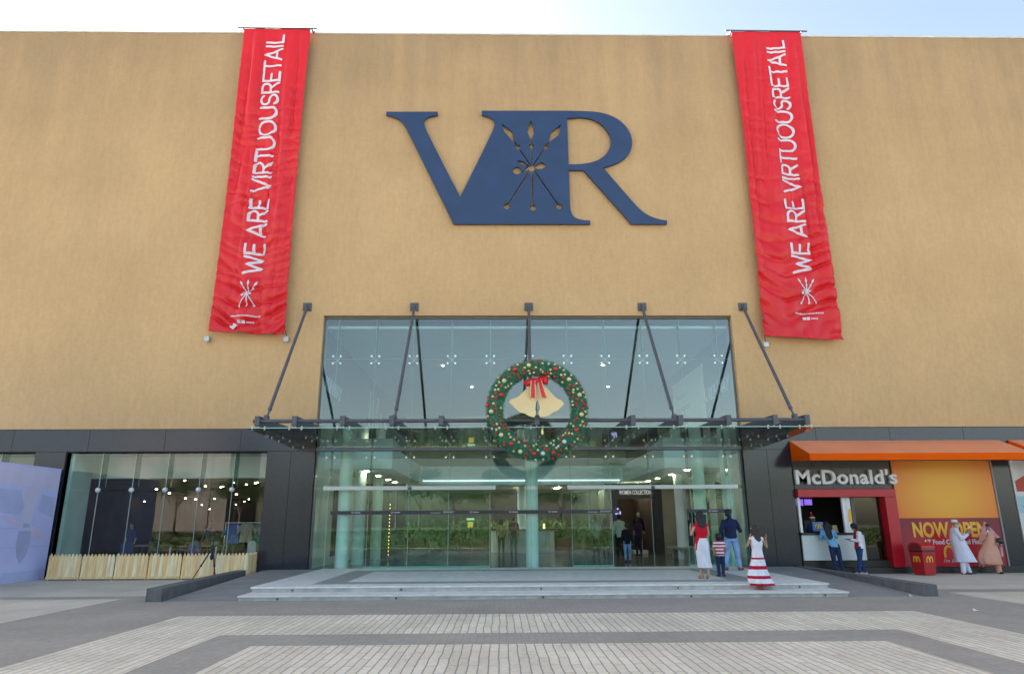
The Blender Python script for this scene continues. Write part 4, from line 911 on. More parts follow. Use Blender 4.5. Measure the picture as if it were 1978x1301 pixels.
# ------------------------------------------------------------------ people
def cloth(name, col, rough=.8, var=.12): return M(name, col, rough=rough, var=var, scale=9, spec=.2, bump=.9, bscale=9, stretch=(1, 1, .45))
class Fig:
    def __init__(s, label, loc, H, rotz, skin=SKIN, pose=None, head=(0, 0), build=1.0, voxel=.0085, group=None, cat='person'):
        s.H, s.skin, s.b, s.vx, s.head_yaw, s.head_pitch = H, skin, build, voxel, head[0], head[1]
        s.root = thing('person' if cat == 'person' else cat.replace(' ', '_'), loc, label, cat, group, rotz)
        J = dict(pel=(0, 0, .52), wai=(0, 0, .62), che=(0, 0, .72), shd=(0, -.004, .80), nec=(0, -.002, .845), hea=(0, .012, .925),
                 shL=(-.098, 0, .790), shR=(.098, 0, .790), elL=(-.13, -.012, .635), elR=(.13, -.012, .635), wrL=(-.135, .03, .49), wrR=(.135, .03, .49),
                 hiL=(-.052, 0, .51), hiR=(.052, 0, .51), knL=(-.058, .012, .285), knR=(.058, .012, .285), anL=(-.06, -.008, .045), anR=(.06, -.008, .045),
                 toL=(-.065, .10, .018), toR=(.065, .10, .018), hdL=None, hdR=None, hnL=(1, 0, 0), hnR=(-1, 0, 0), curl=.35, hs=1.0)
        J.update(pose or {}); s.J = J
    def p(s, k): return Vector(s.J[k]) * s.H
    def torso_rings(s, mg=0, hem=None, top='nec', flare=0):
        H = s.H; R_ = [('pel', .086, .064), ('wai', .074, .055), ('che', .090, .064), ('shd', .084, .050), ('nec', .036, .036)]
        pts = [(s.p(k), rx * H * s.b + mg, ry * H * s.b + mg) for k, rx, ry in R_]
        low = s.p('pel'); dz = -.05 * H if hem is None else -hem * H
        pts = [(low + Vector((0, 0, dz)), (.080 * H * s.b + mg + flare), (.066 * H * s.b + mg + flare))] + pts
        if top != 'nec': pts = pts[:-1]
        out = []
        for (a, ax, ay), (b, bx, by) in zip(pts[:-1], pts[1:]):
            for k in range(3): t = k / 3; t2 = t * t * (3 - 2 * t); out.append((a.lerp(b, t), ax + (bx - ax) * t2, ay + (by - ay) * t2))
        out.append(pts[-1]); return out
    def loft(s, mb, rings, n=20):
        xa = (s.p('shR') - s.p('shL')); xa.z = 0; xa = xa.normalized() if xa.length > .01 else Vector((1, 0, 0)); ya = Vector((-xa.y, xa.x, 0))
        mb.rings([[c + xa * (rx * math.cos(2 * math.pi * k / n)) + ya * (ry * math.sin(2 * math.pi * k / n)) for k in range(n)] for c, rx, ry in rings])
    def hrot(s): return Euler((s.head_pitch, 0, s.head_yaw)).to_matrix()
    def hand(s, mb, side):
        H = s.H; w_ = s.p('wr' + side); d = Vector(s.J['hd' + side]).normalized() if s.J['hd' + side] else (w_ - s.p('el' + side)).normalized()
        n_ = Vector(s.J['hn' + side]); n_ = (n_ - d * n_.dot(d)).normalized(); l = d.cross(n_) * (1 if side == 'L' else -1)   # towards the thumb
        rot = Matrix((l, d, n_)).transposed(); mb.ell(w_ + d * .030 * H, (.0235 * H, .034 * H, .0115 * H), rot, n=14, m=8)
        for k, (o, L_) in enumerate(((.017, .040), (.006, .047), (-.006, .044), (-.017, .034))):
            p_ = w_ + d * (.055 * H - abs(o) * H * .25) + l * o * H; dd = d + l * o * 4; dd.normalize(); c = s.J['curl']
            for q in range(3):
                e = p_ + dd * L_ * H * (.44, .32, .26)[q]; mb.tube(p_, e, .0055 * H * (1 - .08 * q), .0052 * H * (1 - .1 * q), n=8); p_ = e; dd = (dd + n_ * c * (1.0 + .25 * k * .3)).normalized()
        p_ = w_ + d * .014 * H + l * .020 * H; dd = (d * .7 + l * .65 + n_ * .25).normalized()
        for q in range(2): e = p_ + dd * H * (.024, .021)[q]; mb.tube(p_, e, .0065 * H, .0058 * H, n=8); p_ = e; dd = (dd - l * .25 + d * .3).normalized()
    def body(s, shoes=None, bare=False):
        H = s.H; m = MB(); s.loft(m, s.torso_rings(-.002 * H)); m.tube(s.p('nec') - Vector((0, 0, .03 * H)), s.p('hea'), .031 * H, .03 * H)
        h = s.p('hea'); q = s.hrot(); hs = s.J['hs']; HH = H; H = H * hs; V = lambda a, b, c: h + q @ Vector((a * HH * hs, b * HH * hs, c * HH * hs))
        m.ell(V(0, -.006, .014), (.046 * H, .056 * H, .056 * H), q); m.ell(V(0, .014, -.030), (.034 * H, .038 * H, .036 * H), q); m.tube(V(0, .044, .004), V(0, .060, -.016), .006 * H, .009 * H, n=8)
        for sx in (-1, 1): m.ell(V(sx * .047, -.004, -.004), (.006 * H, .012 * H, .018 * H), q, n=8, m=6); m.tube(V(sx * .012, .047, .015), V(sx * .028, .042, .015), .006 * H, .005 * H, n=8)
        H = HH
        for sd_ in 'LR':
            m.tube(s.p('nec') - Vector((0, 0, .022 * H)), s.p('sh' + sd_), .032 * H, .027 * H, n=12); m.tube(s.p('sh' + sd_), s.p('el' + sd_), .028 * H * s.b, .0215 * H, n=12); m.tube(s.p('el' + sd_), s.p('wr' + sd_), .0215 * H, .0145 * H, n=12); s.hand(m, sd_)
            m.tube(s.p('hi' + sd_), s.p('kn' + sd_), .046 * H * s.b, .030 * H, n=14); kn, an = s.p('kn' + sd_), s.p('an' + sd_)
            m.tube(kn, an, .029 * H, .019 * H, n=12); bk = (kn - an).cross(s.p('sh' + 'R') - s.p('shL')).normalized(); m.ell(kn.lerp(an, .33) + bk * (-.008 * H), (.027 * H, .03 * H, .07 * H))
            to = s.p('to' + sd_); f = (to - an); f.z = 0; f = f.normalized() if f.length > .001 else Vector((0, 1, 0)); hl = an - f * .025 * H; hl.z = an.z - .022 * H
            m.tube(hl, an, .021 * H, .020 * H); m.tube(an - Vector((0, 0, .012 * H)), to, .022 * H, .014 * H); m.tube(hl, to, .020 * H, .016 * H)
        me = remeshed(m, s.vx, 3, name='body'); me.materials.append(s.skin)
        o = bpy.data.objects.new('body', me); COL.objects.link(o); o.parent = s.root; s.bo = o
        for sx in (-1, 1): m = MB(); m.ell(V(sx * .0185, .0475, .006), (.0085 * H, .005 * H, .005 * H), q, n=10, m=6); local(m, 'eye', EYE, o)
        m = MB(); m.ell(V(0, .0535, -.034), (.016 * H, .004 * H, .0055 * H), q, n=10, m=6); local(m, 'mouth', LIP, o)
        m = MB()
        for sx in (-1, 1): m.tube(V(sx * .010, .050, .020), V(sx * .030, .044, .019), .0025 * H, .002 * H, n=6)
        local(m, 'eyebrows', HAIR, o)
        if shoes:
            for sd_ in 'LR':
                an, to = s.p('an' + sd_), s.p('to' + sd_); f = (to - an); f.z = 0; f = f.normalized(); hl = an - f * .026 * H; hl.z = an.z - .020 * H; m = MB(); e = .004
                m.tube(hl + Vector((0, 0, .006)), hl, .026 * H, .026 * H); m.tube(hl, to, .025 * H, .022 * H); m.tube(an - Vector((0, 0, .010 * H)), to, .025 * H, .018 * H)
                me = remeshed(m, .008, 2, name='shoe'); me.materials.append(shoes); s.attach('shoe', me)
        return s
    def attach(s, name, me): o = bpy.data.objects.new(name, me); COL.objects.link(o); o.parent = s.root; return o
    def fin(s, m, name, mats, vx=.012, fold=.006, fs=7, stripe=None, smooth=3):
        me = remeshed(m, vx, smooth, fold, fs, name)
        for mm in (mats if isinstance(mats, (list, tuple)) else [mats]): me.materials.append(mm)
        if stripe:
            for p in me.polygons: p.material_index = int(p.center.z / stripe) % 2
        return s.attach(name, me)
    def top(s, mat, hem=.06, sleeve=1.0, name='shirt', mg=.018, flare=0, stripe=None, collar=False, extra=None):
        m = MB(); H = s.H; s.loft(m, s.torso_rings(mg, hem, flare=flare)[:-1] + [(s.p('nec') - Vector((0, 0, .004 * H)), .042 * H, .042 * H)])
        for sd_ in 'LR':
            a, b, c = s.p('sh' + sd_), s.p('el' + sd_), s.p('wr' + sd_)
            r0, r1, r2 = .027 * H * s.b + mg, .024 * H + mg, .018 * H + mg
            m.tube(s.p('nec') - Vector((0, 0, .022 * H)), a + Vector((0, 0, .002 * H)), .032 * H + mg * .5, .026 * H + mg * .6, n=12)
            if sleeve <= .02: continue
            if sleeve <= .5: m.tube(a, a.lerp(b, sleeve * 2 * .9), r0, r1, n=12)
            else: m.tube(a, b, r0, r1, n=12); m.tube(b, b.lerp(c, (sleeve - .5) * 2 * .97), r1, r2, n=12)
        if collar: m.tube(s.p('nec') - Vector((0, 0, .005 * H)), s.p('nec') + Vector((0, 0, .022 * H)), .040 * H, .038 * H)
        return s.fin(m, name, mat, stripe=stripe)
    def trousers(s, mat, mg=.010, wide=0, name='trousers', length=1.0, fold=.005):
        m = MB(); H = s.H; pe, wa = s.p('pel'), s.p('wai')
        s.loft(m, [(pe - Vector((0, 0, .05 * H)), .076 * H * s.b + mg, .060 * H * s.b + mg), (pe, .084 * H * s.b + mg * .7, .061 * H * s.b + mg * .7), (pe.lerp(wa, .35), .076 * H * s.b + mg * .4, .054 * H * s.b + mg * .4)])
        for sd_ in 'LR':
            a, b, c = s.p('hi' + sd_), s.p('kn' + sd_), s.p('an' + sd_); c = b.lerp(c, .98 * length)
            m.tube(a, b, .050 * H * s.b + mg, .036 * H + mg + wide * .6, n=14); m.tube(b, c, .036 * H + mg + wide * .6, .022 * H + mg + wide, n=14)
        return s.fin(m, name, mat, fold=fold)
    def hair(s, mat, long=0, back=0, width=.05, top=1.0, sway=0):
        H = s.H * s.J['hs']; h = s.p('hea'); q = s.hrot(); V = lambda a, b, c: h + q @ Vector((a * H, b * H, c * H)); m = MB()
        m.ell(V(0, -.013, .023), (.0515 * H * top, .0575 * H * top, .057 * H * top), q)
        m.ell(V(0, -.028, -.008), (.050 * H, .042 * H, .048 * H), q)
        if long:
            for k in range(5):
                x = (k - 2) / 2 * width * .75; m.tube(V(x, -.034, .0), Vector((h.x + x * H * .8 + sway * H, h.y - (.045 + back) * H + abs(x) * .1 * H, h.z - long * H + abs(x) * H * .6)), .030 * H, .017 * H, n=10)
        return s.fin(m, 'hair', mat, fold=.009, fs=22, vx=.010)
    def skirt(s, name, rings, mats, mif=None, n=56, rip=.0, nr=9, ph=0, sub=8):
        """rings: (centre xyz in H, rx, ry in H) top to bottom"""
        H = s.H; out = []; N = len(rings)
        for i in range((N - 1) * sub + 1):
            a = min(N - 2, i // sub); t = i / sub - a; A, B = rings[a], rings[a + 1]; g_ = i / ((N - 1) * sub)
            pm = rings[max(0, a - 1)]; pn = rings[min(N - 1, a + 2)]
            def cr(f): # Catmull-Rom
                p0, p1, p2, p3 = f(pm), f(A), f(B), f(pn); return .5 * (2 * p1 + (p2 - p0) * t + (2 * p0 - 5 * p1 + 4 * p2 - p3) * t * t + (3 * p1 - p0 - 3 * p2 + p3) * t ** 3)
            cx, cy, cz, rx, ry = cr(lambda r: r[0][0]), cr(lambda r: r[0][1]), cr(lambda r: r[0][2]), cr(lambda r: r[1]), cr(lambda r: r[2]); ring = []
            for k in range(n):
                th = 2 * math.pi * k / n; w_ = 1 + rip * g_ * (math.sin(nr * th + ph + g_) + .5 * math.sin((nr * 2 - 3) * th + 2 * ph - 2 * g_))
                ring.append(Vector(((cx + rx * w_ * math.cos(th)) * H, (cy + ry * w_ * math.sin(th)) * H, cz * H)))
            out.append(ring)
        m = MB(); tot = len(out) - 1; m.rings(out, 0, (lambda i: mif(i / tot)) if mif else None)
        return local(m, name, mats, s.root)

# woman in red top and white skirt, walking in, phone in hand
f = Fig('woman in red sleeveless top and white skirt walking towards the glass doors', (5.27, 18.62, .238), 1.68, R(8), SKINL, head=(.1, -.25),
        pose=dict(elL=(-.155, .03, .655), wrL=(-.125, .115, .735), elR=(.125, .02, .65), wrR=(.06, .13, .68), hdL=(.2, .3, .8), hnL=(.9, .2, 0), hdR=(-.5, .6, .3), anL=(-.03, .03, .06), knL=(-.05, .05, .29), toL=(-.04, .11, .018), anR=(.045, -.06, .075), knR=(.055, -.01, .29), toR=(.06, .03, .018)))
f.body(shoes=M('nude shoe', (.42, .25, .16), rough=.4)); f.hair(HAIR, .175, .03, .085, 1.16)
f.top(cloth('red blouse', (.55, .008, .025)), hem=.09, sleeve=.0, name='blouse', flare=.012)
WS = cloth('white skirt cloth', (.70, .70, .80))
f.skirt('skirt', [((0, 0, .60), .085, .068), ((0, 0, .53), .104, .085), ((0, 0, .44), .108, .088), ((.004, -.005, .32), .106, .086), ((.012, -.01, .20), .112, .09), ((.016, -.015, .165), .115, .092)], WS, rip=.04, nr=5)
m = MB(); m.tube(Vector((-.072, -.02, .60)) * 1.68, Vector((-.098, -.012, .43)) * 1.68, .06, .025); m.tube(Vector((-.07, .02, .60)) * 1.68, Vector((-.104, .02, .40)) * 1.68, .06, .02); f.fin(m, 'blouse_tail', cloth('red blouse', (.55, .008, .025)), vx=.01)
for sx, a, k in ((-1, (-.03, .008, 0), 0), (1, (.046, -.083, 0), 1)):
    m = MB(); m.cyl((a[0] * 1.68, a[1] * 1.68, .002), (a[0] * 1.68, (a[1] + .004) * 1.68, .085), .007, .013, n=8); local(m, 'heel', WHITE, f.root)
ph_ = thing('mobile_phone', f.root.location + Vector((-.20, .24, 1.31)), 'white phone in the hand of the woman in red top', 'phone')
m = MB(); m.box(-.006, .006, -.035, .035, -.07, .07); local(m, 'phone_body', WHITE, ph_, .004); m = MB(); m.box(-.0062 + .012, .0075, -.03, .03, -.06, .06); local(m, 'phone_screen', BLACK, ph_)

# boy in striped shirt
RS = cloth('white shirt with crimson stripes', (.72, .70, .74))
_t = RS.node_tree; _n = _t.nodes; _tc = [x for x in _n if x.bl_idname == "ShaderNodeTexCoord"][0]; _rp = [x for x in _n if x.bl_idname == "ShaderNodeValToRGB"][0]
_sx = _n.new("ShaderNodeSeparateXYZ"); _t.links.new(_tc.outputs["Object"], _sx.inputs[0])
_m1 = _n.new("ShaderNodeMath"); _m1.operation = 'DIVIDE'; _m1.inputs[1].default_value = .085; _t.links.new(_sx.outputs["Z"], _m1.inputs[0])
_m2 = _n.new("ShaderNodeMath"); _m2.operation = 'FRACT'; _t.links.new(_m1.outputs[0], _m2.inputs[0])
_m3 = _n.new("ShaderNodeMath"); _m3.operation = 'GREATER_THAN'; _m3.inputs[1].default_value = .52; _t.links.new(_m2.outputs[0], _m3.inputs[0])
_mx = _n.new("ShaderNodeMix"); _mx.data_type = 'RGBA'; _mx.inputs[7].default_value = (.42, .012, .05, 1); _t.links.new(_m3.outputs[0], _mx.inputs[0]); _t.links.new(_rp.outputs[0], _mx.inputs[6]); _t.links.new(_mx.outputs[2], _n["Principled BSDF"].inputs["Base Color"])
f = Fig('small boy in red and white striped shirt and jeans standing with hands behind', (5.93, 19.32, .238), 1.10, R(-6), SKIN, head=(-.2, .1),
        pose=dict(hs=1.30, hea=(0, .008, .91), elL=(-.155, -.03, .62), wrL=(-.09, -.10, .52), elR=(.15, -.03, .62), wrR=(.12, .05, .55), hdL=(.5, -.2, -.7), anL=(-.05, 0, .05), anR=(.05, .0, .05), toL=(-.09, .085, .02), toR=(.10, .06, .02)), build=1.12)
f.body(shoes=M('dark sandal', (.06, .03, .03), rough=.6)); f.hair(HAIR, top=1.18); f.top(RS, hem=.035, sleeve=.30, name='striped_shirt', flare=.016); f.trousers(cloth('dark jeans', (.018, .032, .09)), mg=.012, wide=.006)

# man in navy shirt and faded jeans
f = Fig('man in navy shirt and faded blue jeans standing by the glass entrance', (7.05, 21.72, .238), 1.80, R(-4), SKIND, head=(-1.0, 0),
        pose=dict(elL=(-.165, -.03, .645), wrL=(-.15, .02, .50), elR=(.165, -.01, .64), wrR=(.155, .10, .72), hdR=(0, .5, .8), hiL=(-.055, 0, .51), knL=(-.085, .015, .28), anL=(-.115, 0, .05), toL=(-.13, .09, .018), hiR=(.055, 0, .51), knR=(.09, .02, .28), anR=(.11, 0, .05), toR=(.17, .07, .018)), build=1.14)
f.body(shoes=M('rust trainer', (.22, .05, .035), rough=.6)); f.hair(HAIR, top=1.06); f.top(cloth('navy shirt', (.016, .022, .075)), hem=.005, sleeve=.98, name='shirt', collar=True, flare=.012, mg=.02)
JEAN = M('faded jeans', (.21, .34, .58), rough=.8, var=.45, scale=4, spec=.2); f.trousers(JEAN, mg=.012, wide=.014, fold=.009)

# girl in white dress with a striped skirt, climbing the steps
f = Fig('girl in white dress with red striped skirt climbing the entrance steps', (6.12, 17.0, .115), 1.44, R(6), SKIN, head=(.0, -.05),
        pose=dict(hs=1.08, elL=(-.185, -.03, .685), wrL=(-.11, .0, .80), hdL=(.25, 0, .9), hnL=(1, 0, 0), elR=(.175, .0, .665), wrR=(.20, .06, .785), hdR=(.25, .1, .9), hnR=(-1, 0, 0), anR=(.02, .0, .05), knR=(.04, .03, .29), toR=(-.01, .09, .02), anL=(-.085, .10, .17), knL=(-.07, .13, .36), toL=(-.09, .16, .11)))
f.body(); f.hair(HAIRB, .155, .02, .055, 1.10, .01)
RD = [cloth('white dress', (.74, .73, .80)), cloth('crimson dress band', (.43, .008, .045))]
f.top(RD[0], hem=.0, sleeve=.0, name='bodice')
f.skirt('skirt', [((0, 0, .60), .082, .066), ((0, 0, .52), .098, .08), ((.0, .0, .44), .115, .095), ((-.01, .01, .33), .146, .12), ((-.01, .01, .22), .178, .145), ((.008, -.005, .13), .196, .155), ((.035, -.02, .068), .192, .15)], RD,
        mif=lambda t: 1 if (.20 < t < .255 or .42 < t < .52 or .66 < t < .74 or t > .88) else 0, rip=.075, nr=8)
m = MB(); an, to = f.p('anR'), f.p('toR'); m.tube(an + Vector((0, -.035, -.05)), to + Vector((0, 0, -.012)), .022, .022); me = remeshed(m, .008, 1, name='sandal'); me.materials.append(M('orange sandal', (.42, .07, .03), rough=.5)); f.attach('sandal', me)
m = MB(); h = f.p('hea')
for k in range(5): m.ell(h + Vector((-.085 + .02 * k, .02 - .01 * k, .06 + .008 * k)), (.011, .011, .011), mi=k % 2)
local(m, 'hair_band', [WHITE, RED], f.root)

# woman in blue sweater leaning on the counter
DJ = cloth('dark blue jeans', (.020, .030, .085))
f = Fig('woman in light blue sweater and jeans leaning on the white kiosk counter', (10.83, 22.98, 0), 1.66, R(-8), SKIN, head=(-.1, -.2),
        pose=dict(pel=(-.02, 0, .53), wai=(-.05, .03, .625), che=(-.07, .075, .72), shd=(-.075, .10, .795), nec=(-.078, .112, .838), hea=(-.08, .135, .915), shL=(-.18, .10, .80), shR=(.03, .10, .80), elL=(-.215, .13, .675), wrL=(-.15, .23, .735), elR=(.09, .14, .70), wrR=(.04, .24, .745), hdL=(.4, .8, 0), hdR=(-.2, .9, 0), hiL=(-.07, 0, .52), hiR=(.035, 0, .52), knL=(-.055, .0, .285), knR=(.06, -.01, .285), anL=(-.03, -.03, .045), anR=(.095, -.04, .045), toL=(-.04, .07, .018), toR=(.11, .06, .018)))
f.body(shoes=M('black flat shoe', (.02, .02, .022))); f.hair(HAIR, .25, .13, .06, 1.08, -.0); f.top(cloth('light blue knit', (.17, .40, .66)), hem=.015, sleeve=.95, name='sweater', flare=.014); f.trousers(DJ, mg=.013)

# woman in white jacket looking at her phone
f = Fig('woman in white jacket and blue jeans looking down at her phone', (11.55, 22.88, 0), 1.62, R(78), SKIN, head=(.05, -.5),
        pose=dict(hea=(0, .045, .905), nec=(0, .018, .842), elL=(-.12, .02, .645), wrL=(-.055, .135, .665), elR=(.12, .02, .645), wrR=(.055, .145, .665), hdL=(.2, .9, .1), hdR=(-.2, .9, .1), hnL=(.3, 0, .9), hnR=(-.3, 0, .9), knL=(-.055, .03, .285), anL=(-.05, .075, .045), toL=(-.06, .17, .018), knR=(.06, -.01, .285), anR=(.07, -.07, .045), toR=(.09, .03, .018)), build=1.1)
f.body(shoes=M('pale pink shoe', (.62, .42, .38), rough=.5)); f.hair(HAIR, .19, .0, .065, 1.12); f.top(cloth('red tee', (.45, .015, .03)), hem=.02, sleeve=.1, name='tee_shirt', mg=.012, flare=.012)
JW = cloth('white jacket cloth', (.74, .72, .80)); m = MB(); H = f.H
f.loft(m, [(c + Vector((0, -.022, 0)), rx * 1.06, ry * .95) for c, rx, ry in f.torso_rings(.016, .02, flare=.02)[:-1]])
for sd_ in 'LR': m.tube(f.p('sh' + sd_), f.p('el' + sd_), .045 * H, .037 * H); m.tube(f.p('el' + sd_), f.p('el' + sd_).lerp(f.p('wr' + sd_), .92), .037 * H, .028 * H)
f.fin(m, 'jacket', JW); f.trousers(cloth('blue jeans', (.022, .05, .15)), mg=.013)
ph_ = thing('mobile_phone', (11.25, 22.93, 1.105), 'dark phone held by the woman in white jacket', 'phone')
m = MB(); m.box(-.075, .075, -.036, .036, -.005, .005); local(m, 'phone_body', BLACK, ph_, .003); m = MB(); m.box(-.066, .066, -.031, .031, .0051, .0065); local(m, 'phone_screen', M('phone screen', (.02, .025, .03), rough=.1), ph_)

# elderly man in white
KW = cloth('white kurta cloth', (.66, .68, .80), var=.06)
f = Fig('bearded elderly man in white robe and cap eating ice cream by the poster', (14.90, 22.84, 0), 1.70, R(-112), SKIN, head=(.08, -.08),
        pose=dict(pel=(0, -.06, .52), wai=(0, -.075, .62), che=(0, -.085, .72), shd=(0, -.085, .80), nec=(0, -.078, .845), hea=(0, -.055, .925), shL=(-.105, -.085, .805), shR=(.105, -.085, .805), elL=(-.145, -.02, .655), wrL=(-.08, .11, .735), elR=(.145, -.015, .645), wrR=(.07, .12, .735), hdL=(.2, .4, .8), hdR=(-.2, .4, .8), hnL=(.8, .3, 0), hnR=(-.8, .3, 0), hiL=(-.055, -.06, .51), hiR=(.055, -.06, .51), knL=(-.055, .0, .285), anL=(-.05, .05, .045), toL=(-.07, .15, .018), knR=(.06, -.04, .285), anR=(.07, -.06, .045), toR=(.10, .04, .018)), build=1.2)
f.body(shoes=M('brown sandal', (.09, .05, .04), rough=.6)); f.top(KW, hem=.05, sleeve=.92, name='kurta_top', mg=.02)
f.skirt('kurta', [((0, -.085, .74), .118, .09), ((0, -.065, .63), .126, .118), ((0, -.045, .54), .132, .130), ((0, -.015, .40), .138, .150), ((0, .01, .27), .150, .172), ((0, .02, .225), .152, .18)], KW, rip=.05, nr=6)
f.trousers(KW, mg=.012, wide=.028, name='trousers')
m = MB(); h = f.p('hea'); q = f.hrot(); V = lambda a, b, c: h + q @ Vector((a, b, c))
m.ell(V(0, .055, -.085), (.055, .045, .06), q); m.ell(V(0, .06, -.125), (.04, .035, .05), q); m.ell(V(0, .02, -.06), (.075, .06, .035), q); f.fin(m, 'beard', M('grey white beard', (.55, .54, .52), rough=.9, var=.2, scale=40), vx=.009, fold=.006, fs=30)
m = MB(); m.ell(V(0, -.03, -.005), (.083, .085, .06), q); f.fin(m, 'hair', M('grey hair', (.22, .21, .20), rough=.9), vx=.01)
m = MB(); m.cyl(V(0, -.015, .04), V(0, -.02, .105), .094, .088, n=28); m.ell(V(0, -.02, .10), (.088, .088, .02), q); local(m, 'cap', cloth('white cap', (.74, .73, .80)), f.root)
def cone(loc, label, tilt=0):
    t = thing('ice_cream_cone', loc, label, 'ice cream'); m = MB(); m.cyl((0, 0, -.07), (0, 0, .03), .008, .026, n=14); local(m, 'cone', M('wafer', (.50, .28, .10), rough=.8), t)
    m = MB(); m.ell((0, 0, .045), (.034, .034, .026)); m.ell((.004, 0, .075), (.024, .024, .022)); m.ell((0, 0, .097), (.013, .013, .016)); local(m, 'ice_cream', M('ice cream white', (.80, .77, .70), rough=.5), t)
cone((15.12, 22.67, 1.385), 'ice cream cone held by the bearded man in white')

# lady in peach with a headscarf
PE = cloth('peach cloth', (.64, .33, .235), var=.06); PS = cloth('pink scarf', (.62, .31, .34), var=.06)
f = Fig('woman in peach tunic and pink headscarf holding ice cream and a black bag', (15.86, 22.92, 0), 1.57, R(172), SKIN, head=(.25, -.15),
        pose=dict(elR=(.175, .02, .655), wrR=(.09, .12, .73), hdR=(-.2, .2, .9), hnR=(-.9, .2, 0), elL=(-.22, -.02, .655), wrL=(-.13, .09, .60), hdL=(.6, .5, -.1), hnL=(.5, -.6, 0), hiR=(.06, 0, .51), knR=(.17, .06, .33), anR=(.205, -.04, .165), toR=(.25, .05, .14), knL=(-.075, .02, .285), anL=(-.09, .0, .045), toL=(-.10, .09, .018)), build=1.28)
f.body(shoes=M('dark slipper', (.04, .03, .03), rough=.6)); f.top(PE, hem=.02, sleeve=.9, name='tunic_top', mg=.018)
f.skirt('tunic', [((0, 0, .76), .112, .085), ((0, 0, .64), .122, .1), ((.01, .0, .54), .142, .115), ((.045, .01, .43), .19, .135), ((.065, .012, .31), .215, .145), ((.055, .01, .22), .215, .145), ((.03, .0, .185), .19, .135)], PE, rip=.07, nr=7)
f.trousers(PE, mg=.014, wide=.03, name='trousers')
m = MB(); h = f.p('hea'); q = f.hrot(); H = f.H;
m.ell(h + q @ Vector((0, .004, .028)) * H, (.050 * H, .050 * H, .050 * H), q); f.fin(m, 'hair', HAIR, vx=.01)
m = MB(); V = lambda a, b, c: h + q @ Vector((a * H, b * H, c * H))
m.ell(V(0, -.018, .022), (.060 * H, .062 * H, .064 * H), q); m.tube(V(-.03, -.03, -.01), f.p('shL') + Vector((.0, .0, .01)), .045 * H, .05 * H); m.tube(V(.03, -.03, -.01), f.p('shR') + Vector((0, 0, .0)), .04 * H, .04 * H)
m.tube(f.p('shL') + Vector((0, -.02, 0)), f.p('elL') + Vector((-.02, -.02, 0)), .048 * H, .045 * H); m.tube(f.p('elL') + Vector((-.02, -.03, 0)), Vector((-.20, -.02, .36)) * H, .03 * H, .035 * H); m.tube(f.p('shR') + Vector((0, .04, -.02)), f.p('shL') + Vector((0, .05, -.02)), .04 * H, .04 * H); f.fin(m, 'headscarf', PS, fold=.008)
hb = thing('handbag', f.root.location + Vector((.24, -.17, 1.0)), 'round black handbag under the arm of the woman in peach', 'handbag')
m = MB(); m.ell((0, 0, .02), (.115, .06, .105)); local(m, 'bag_body', M('black leather', (.014, .014, .018), rough=.4), hb)
m = MB()
for a, b in zip([(-.02, .02, -.08), (.02, .01, -.14), (.09, .01, -.18), (.13, .03, -.12)], [(.02, .01, -.14), (.09, .01, -.18), (.13, .03, -.12), (.10, .05, .0)]): m.tube(a, b, .009, .009, n=6)
local(m, 'bag_strap', M('black leather', (.014, .014, .018), rough=.4), hb)
cone(tuple(f.root.location + Vector((-.135, -.215, 1.255))), 'ice cream cone held by the woman in peach tunic')

# server inside the kiosk
f = Fig('kiosk server in red Christmas hat and dark blue shirt behind the counter', (10.74, 24.25, .2), 1.66, R(200), SKIND, head=(.4, -.1), voxel=.011)
f.body(); f.top(cloth('server blue', (.02, .035, .14)), hem=.06, sleeve=.4); f.trousers(cloth('server trousers', (.02, .02, .025)))
m = MB(); h = f.p('hea'); m.cyl(h + Vector((0, -.01, .035)), h + Vector((.02, -.02, .20)), .086, .02, n=18, mi=0); m.ell(h + Vector((.02, -.02, .205)), (.025, .025, .025), mi=1); m.cyl(h + Vector((0, -.01, .03)), h + Vector((0, -.01, .065)), .094, .094, n=18, mi=1); local(m, 'christmas_hat', [cloth('hat red', (.5, .01, .02)), WHITE], f.root)

# people inside the lobby
def visitor(label, loc, H, rot, top, bottom, skin=SKIN, hair_long=0, sleeve=.4, pose=None):
    f = Fig(label, loc, H, rot, skin, voxel=.014, pose=pose, group='people inside the mall'); f.body(shoes=M('dark visitor shoe', (.02, .02, .02))); f.hair(HAIR, hair_long, .01); f.top(top, sleeve=sleeve); f.trousers(bottom); return f
DK = cloth('dark trousers', (.02, .022, .028))
visitor('boy in dark hooded top and faded jeans standing inside the open door', (4.72, 26.6, .238), 1.40, R(0), cloth('black hoodie', (.015, .016, .02)), JEAN, sleeve=.98)
visitor('man in grey shirt standing inside by the green palms', (4.0, 30.0, .238), 1.72, R(10), cloth('grey shirt', (.28, .30, .31)), DK, sleeve=.4)
visitor('slim person in dark top and skirt standing inside between two men', (4.52, 30.6, .238), 1.62, R(-20), cloth('brown top', (.06, .05, .045)), DK, hair_long=.14)
visitor('man in pale green shirt standing inside near the shop entrance', (5.05, 30.2, .238), 1.78, R(-10), cloth('pale green shirt', (.42, .52, .42)), DK, sleeve=.9)
visitor('person in dark violet top inside beside the dark shop entrance', (6.1, 31.5, .238), 1.66, R(20), cloth('violet top', (.04, .025, .07)), cloth('indigo jeans', (.02, .025, .07)), hair_long=.12)
visitor('woman in yellow top and dark trousers standing at the information desk', (.02, 34.4, .238), 1.62, R(0), cloth('yellow top', (.45, .33, .12)), DK, hair_long=.2)
visitor('man in dark red shirt and grey jeans standing at the information desk', (.62, 34.3, .238), 1.74, R(-10), cloth('maroon shirt', (.14, .03, .045)), cloth('grey blue jeans', (.12, .16, .2)))

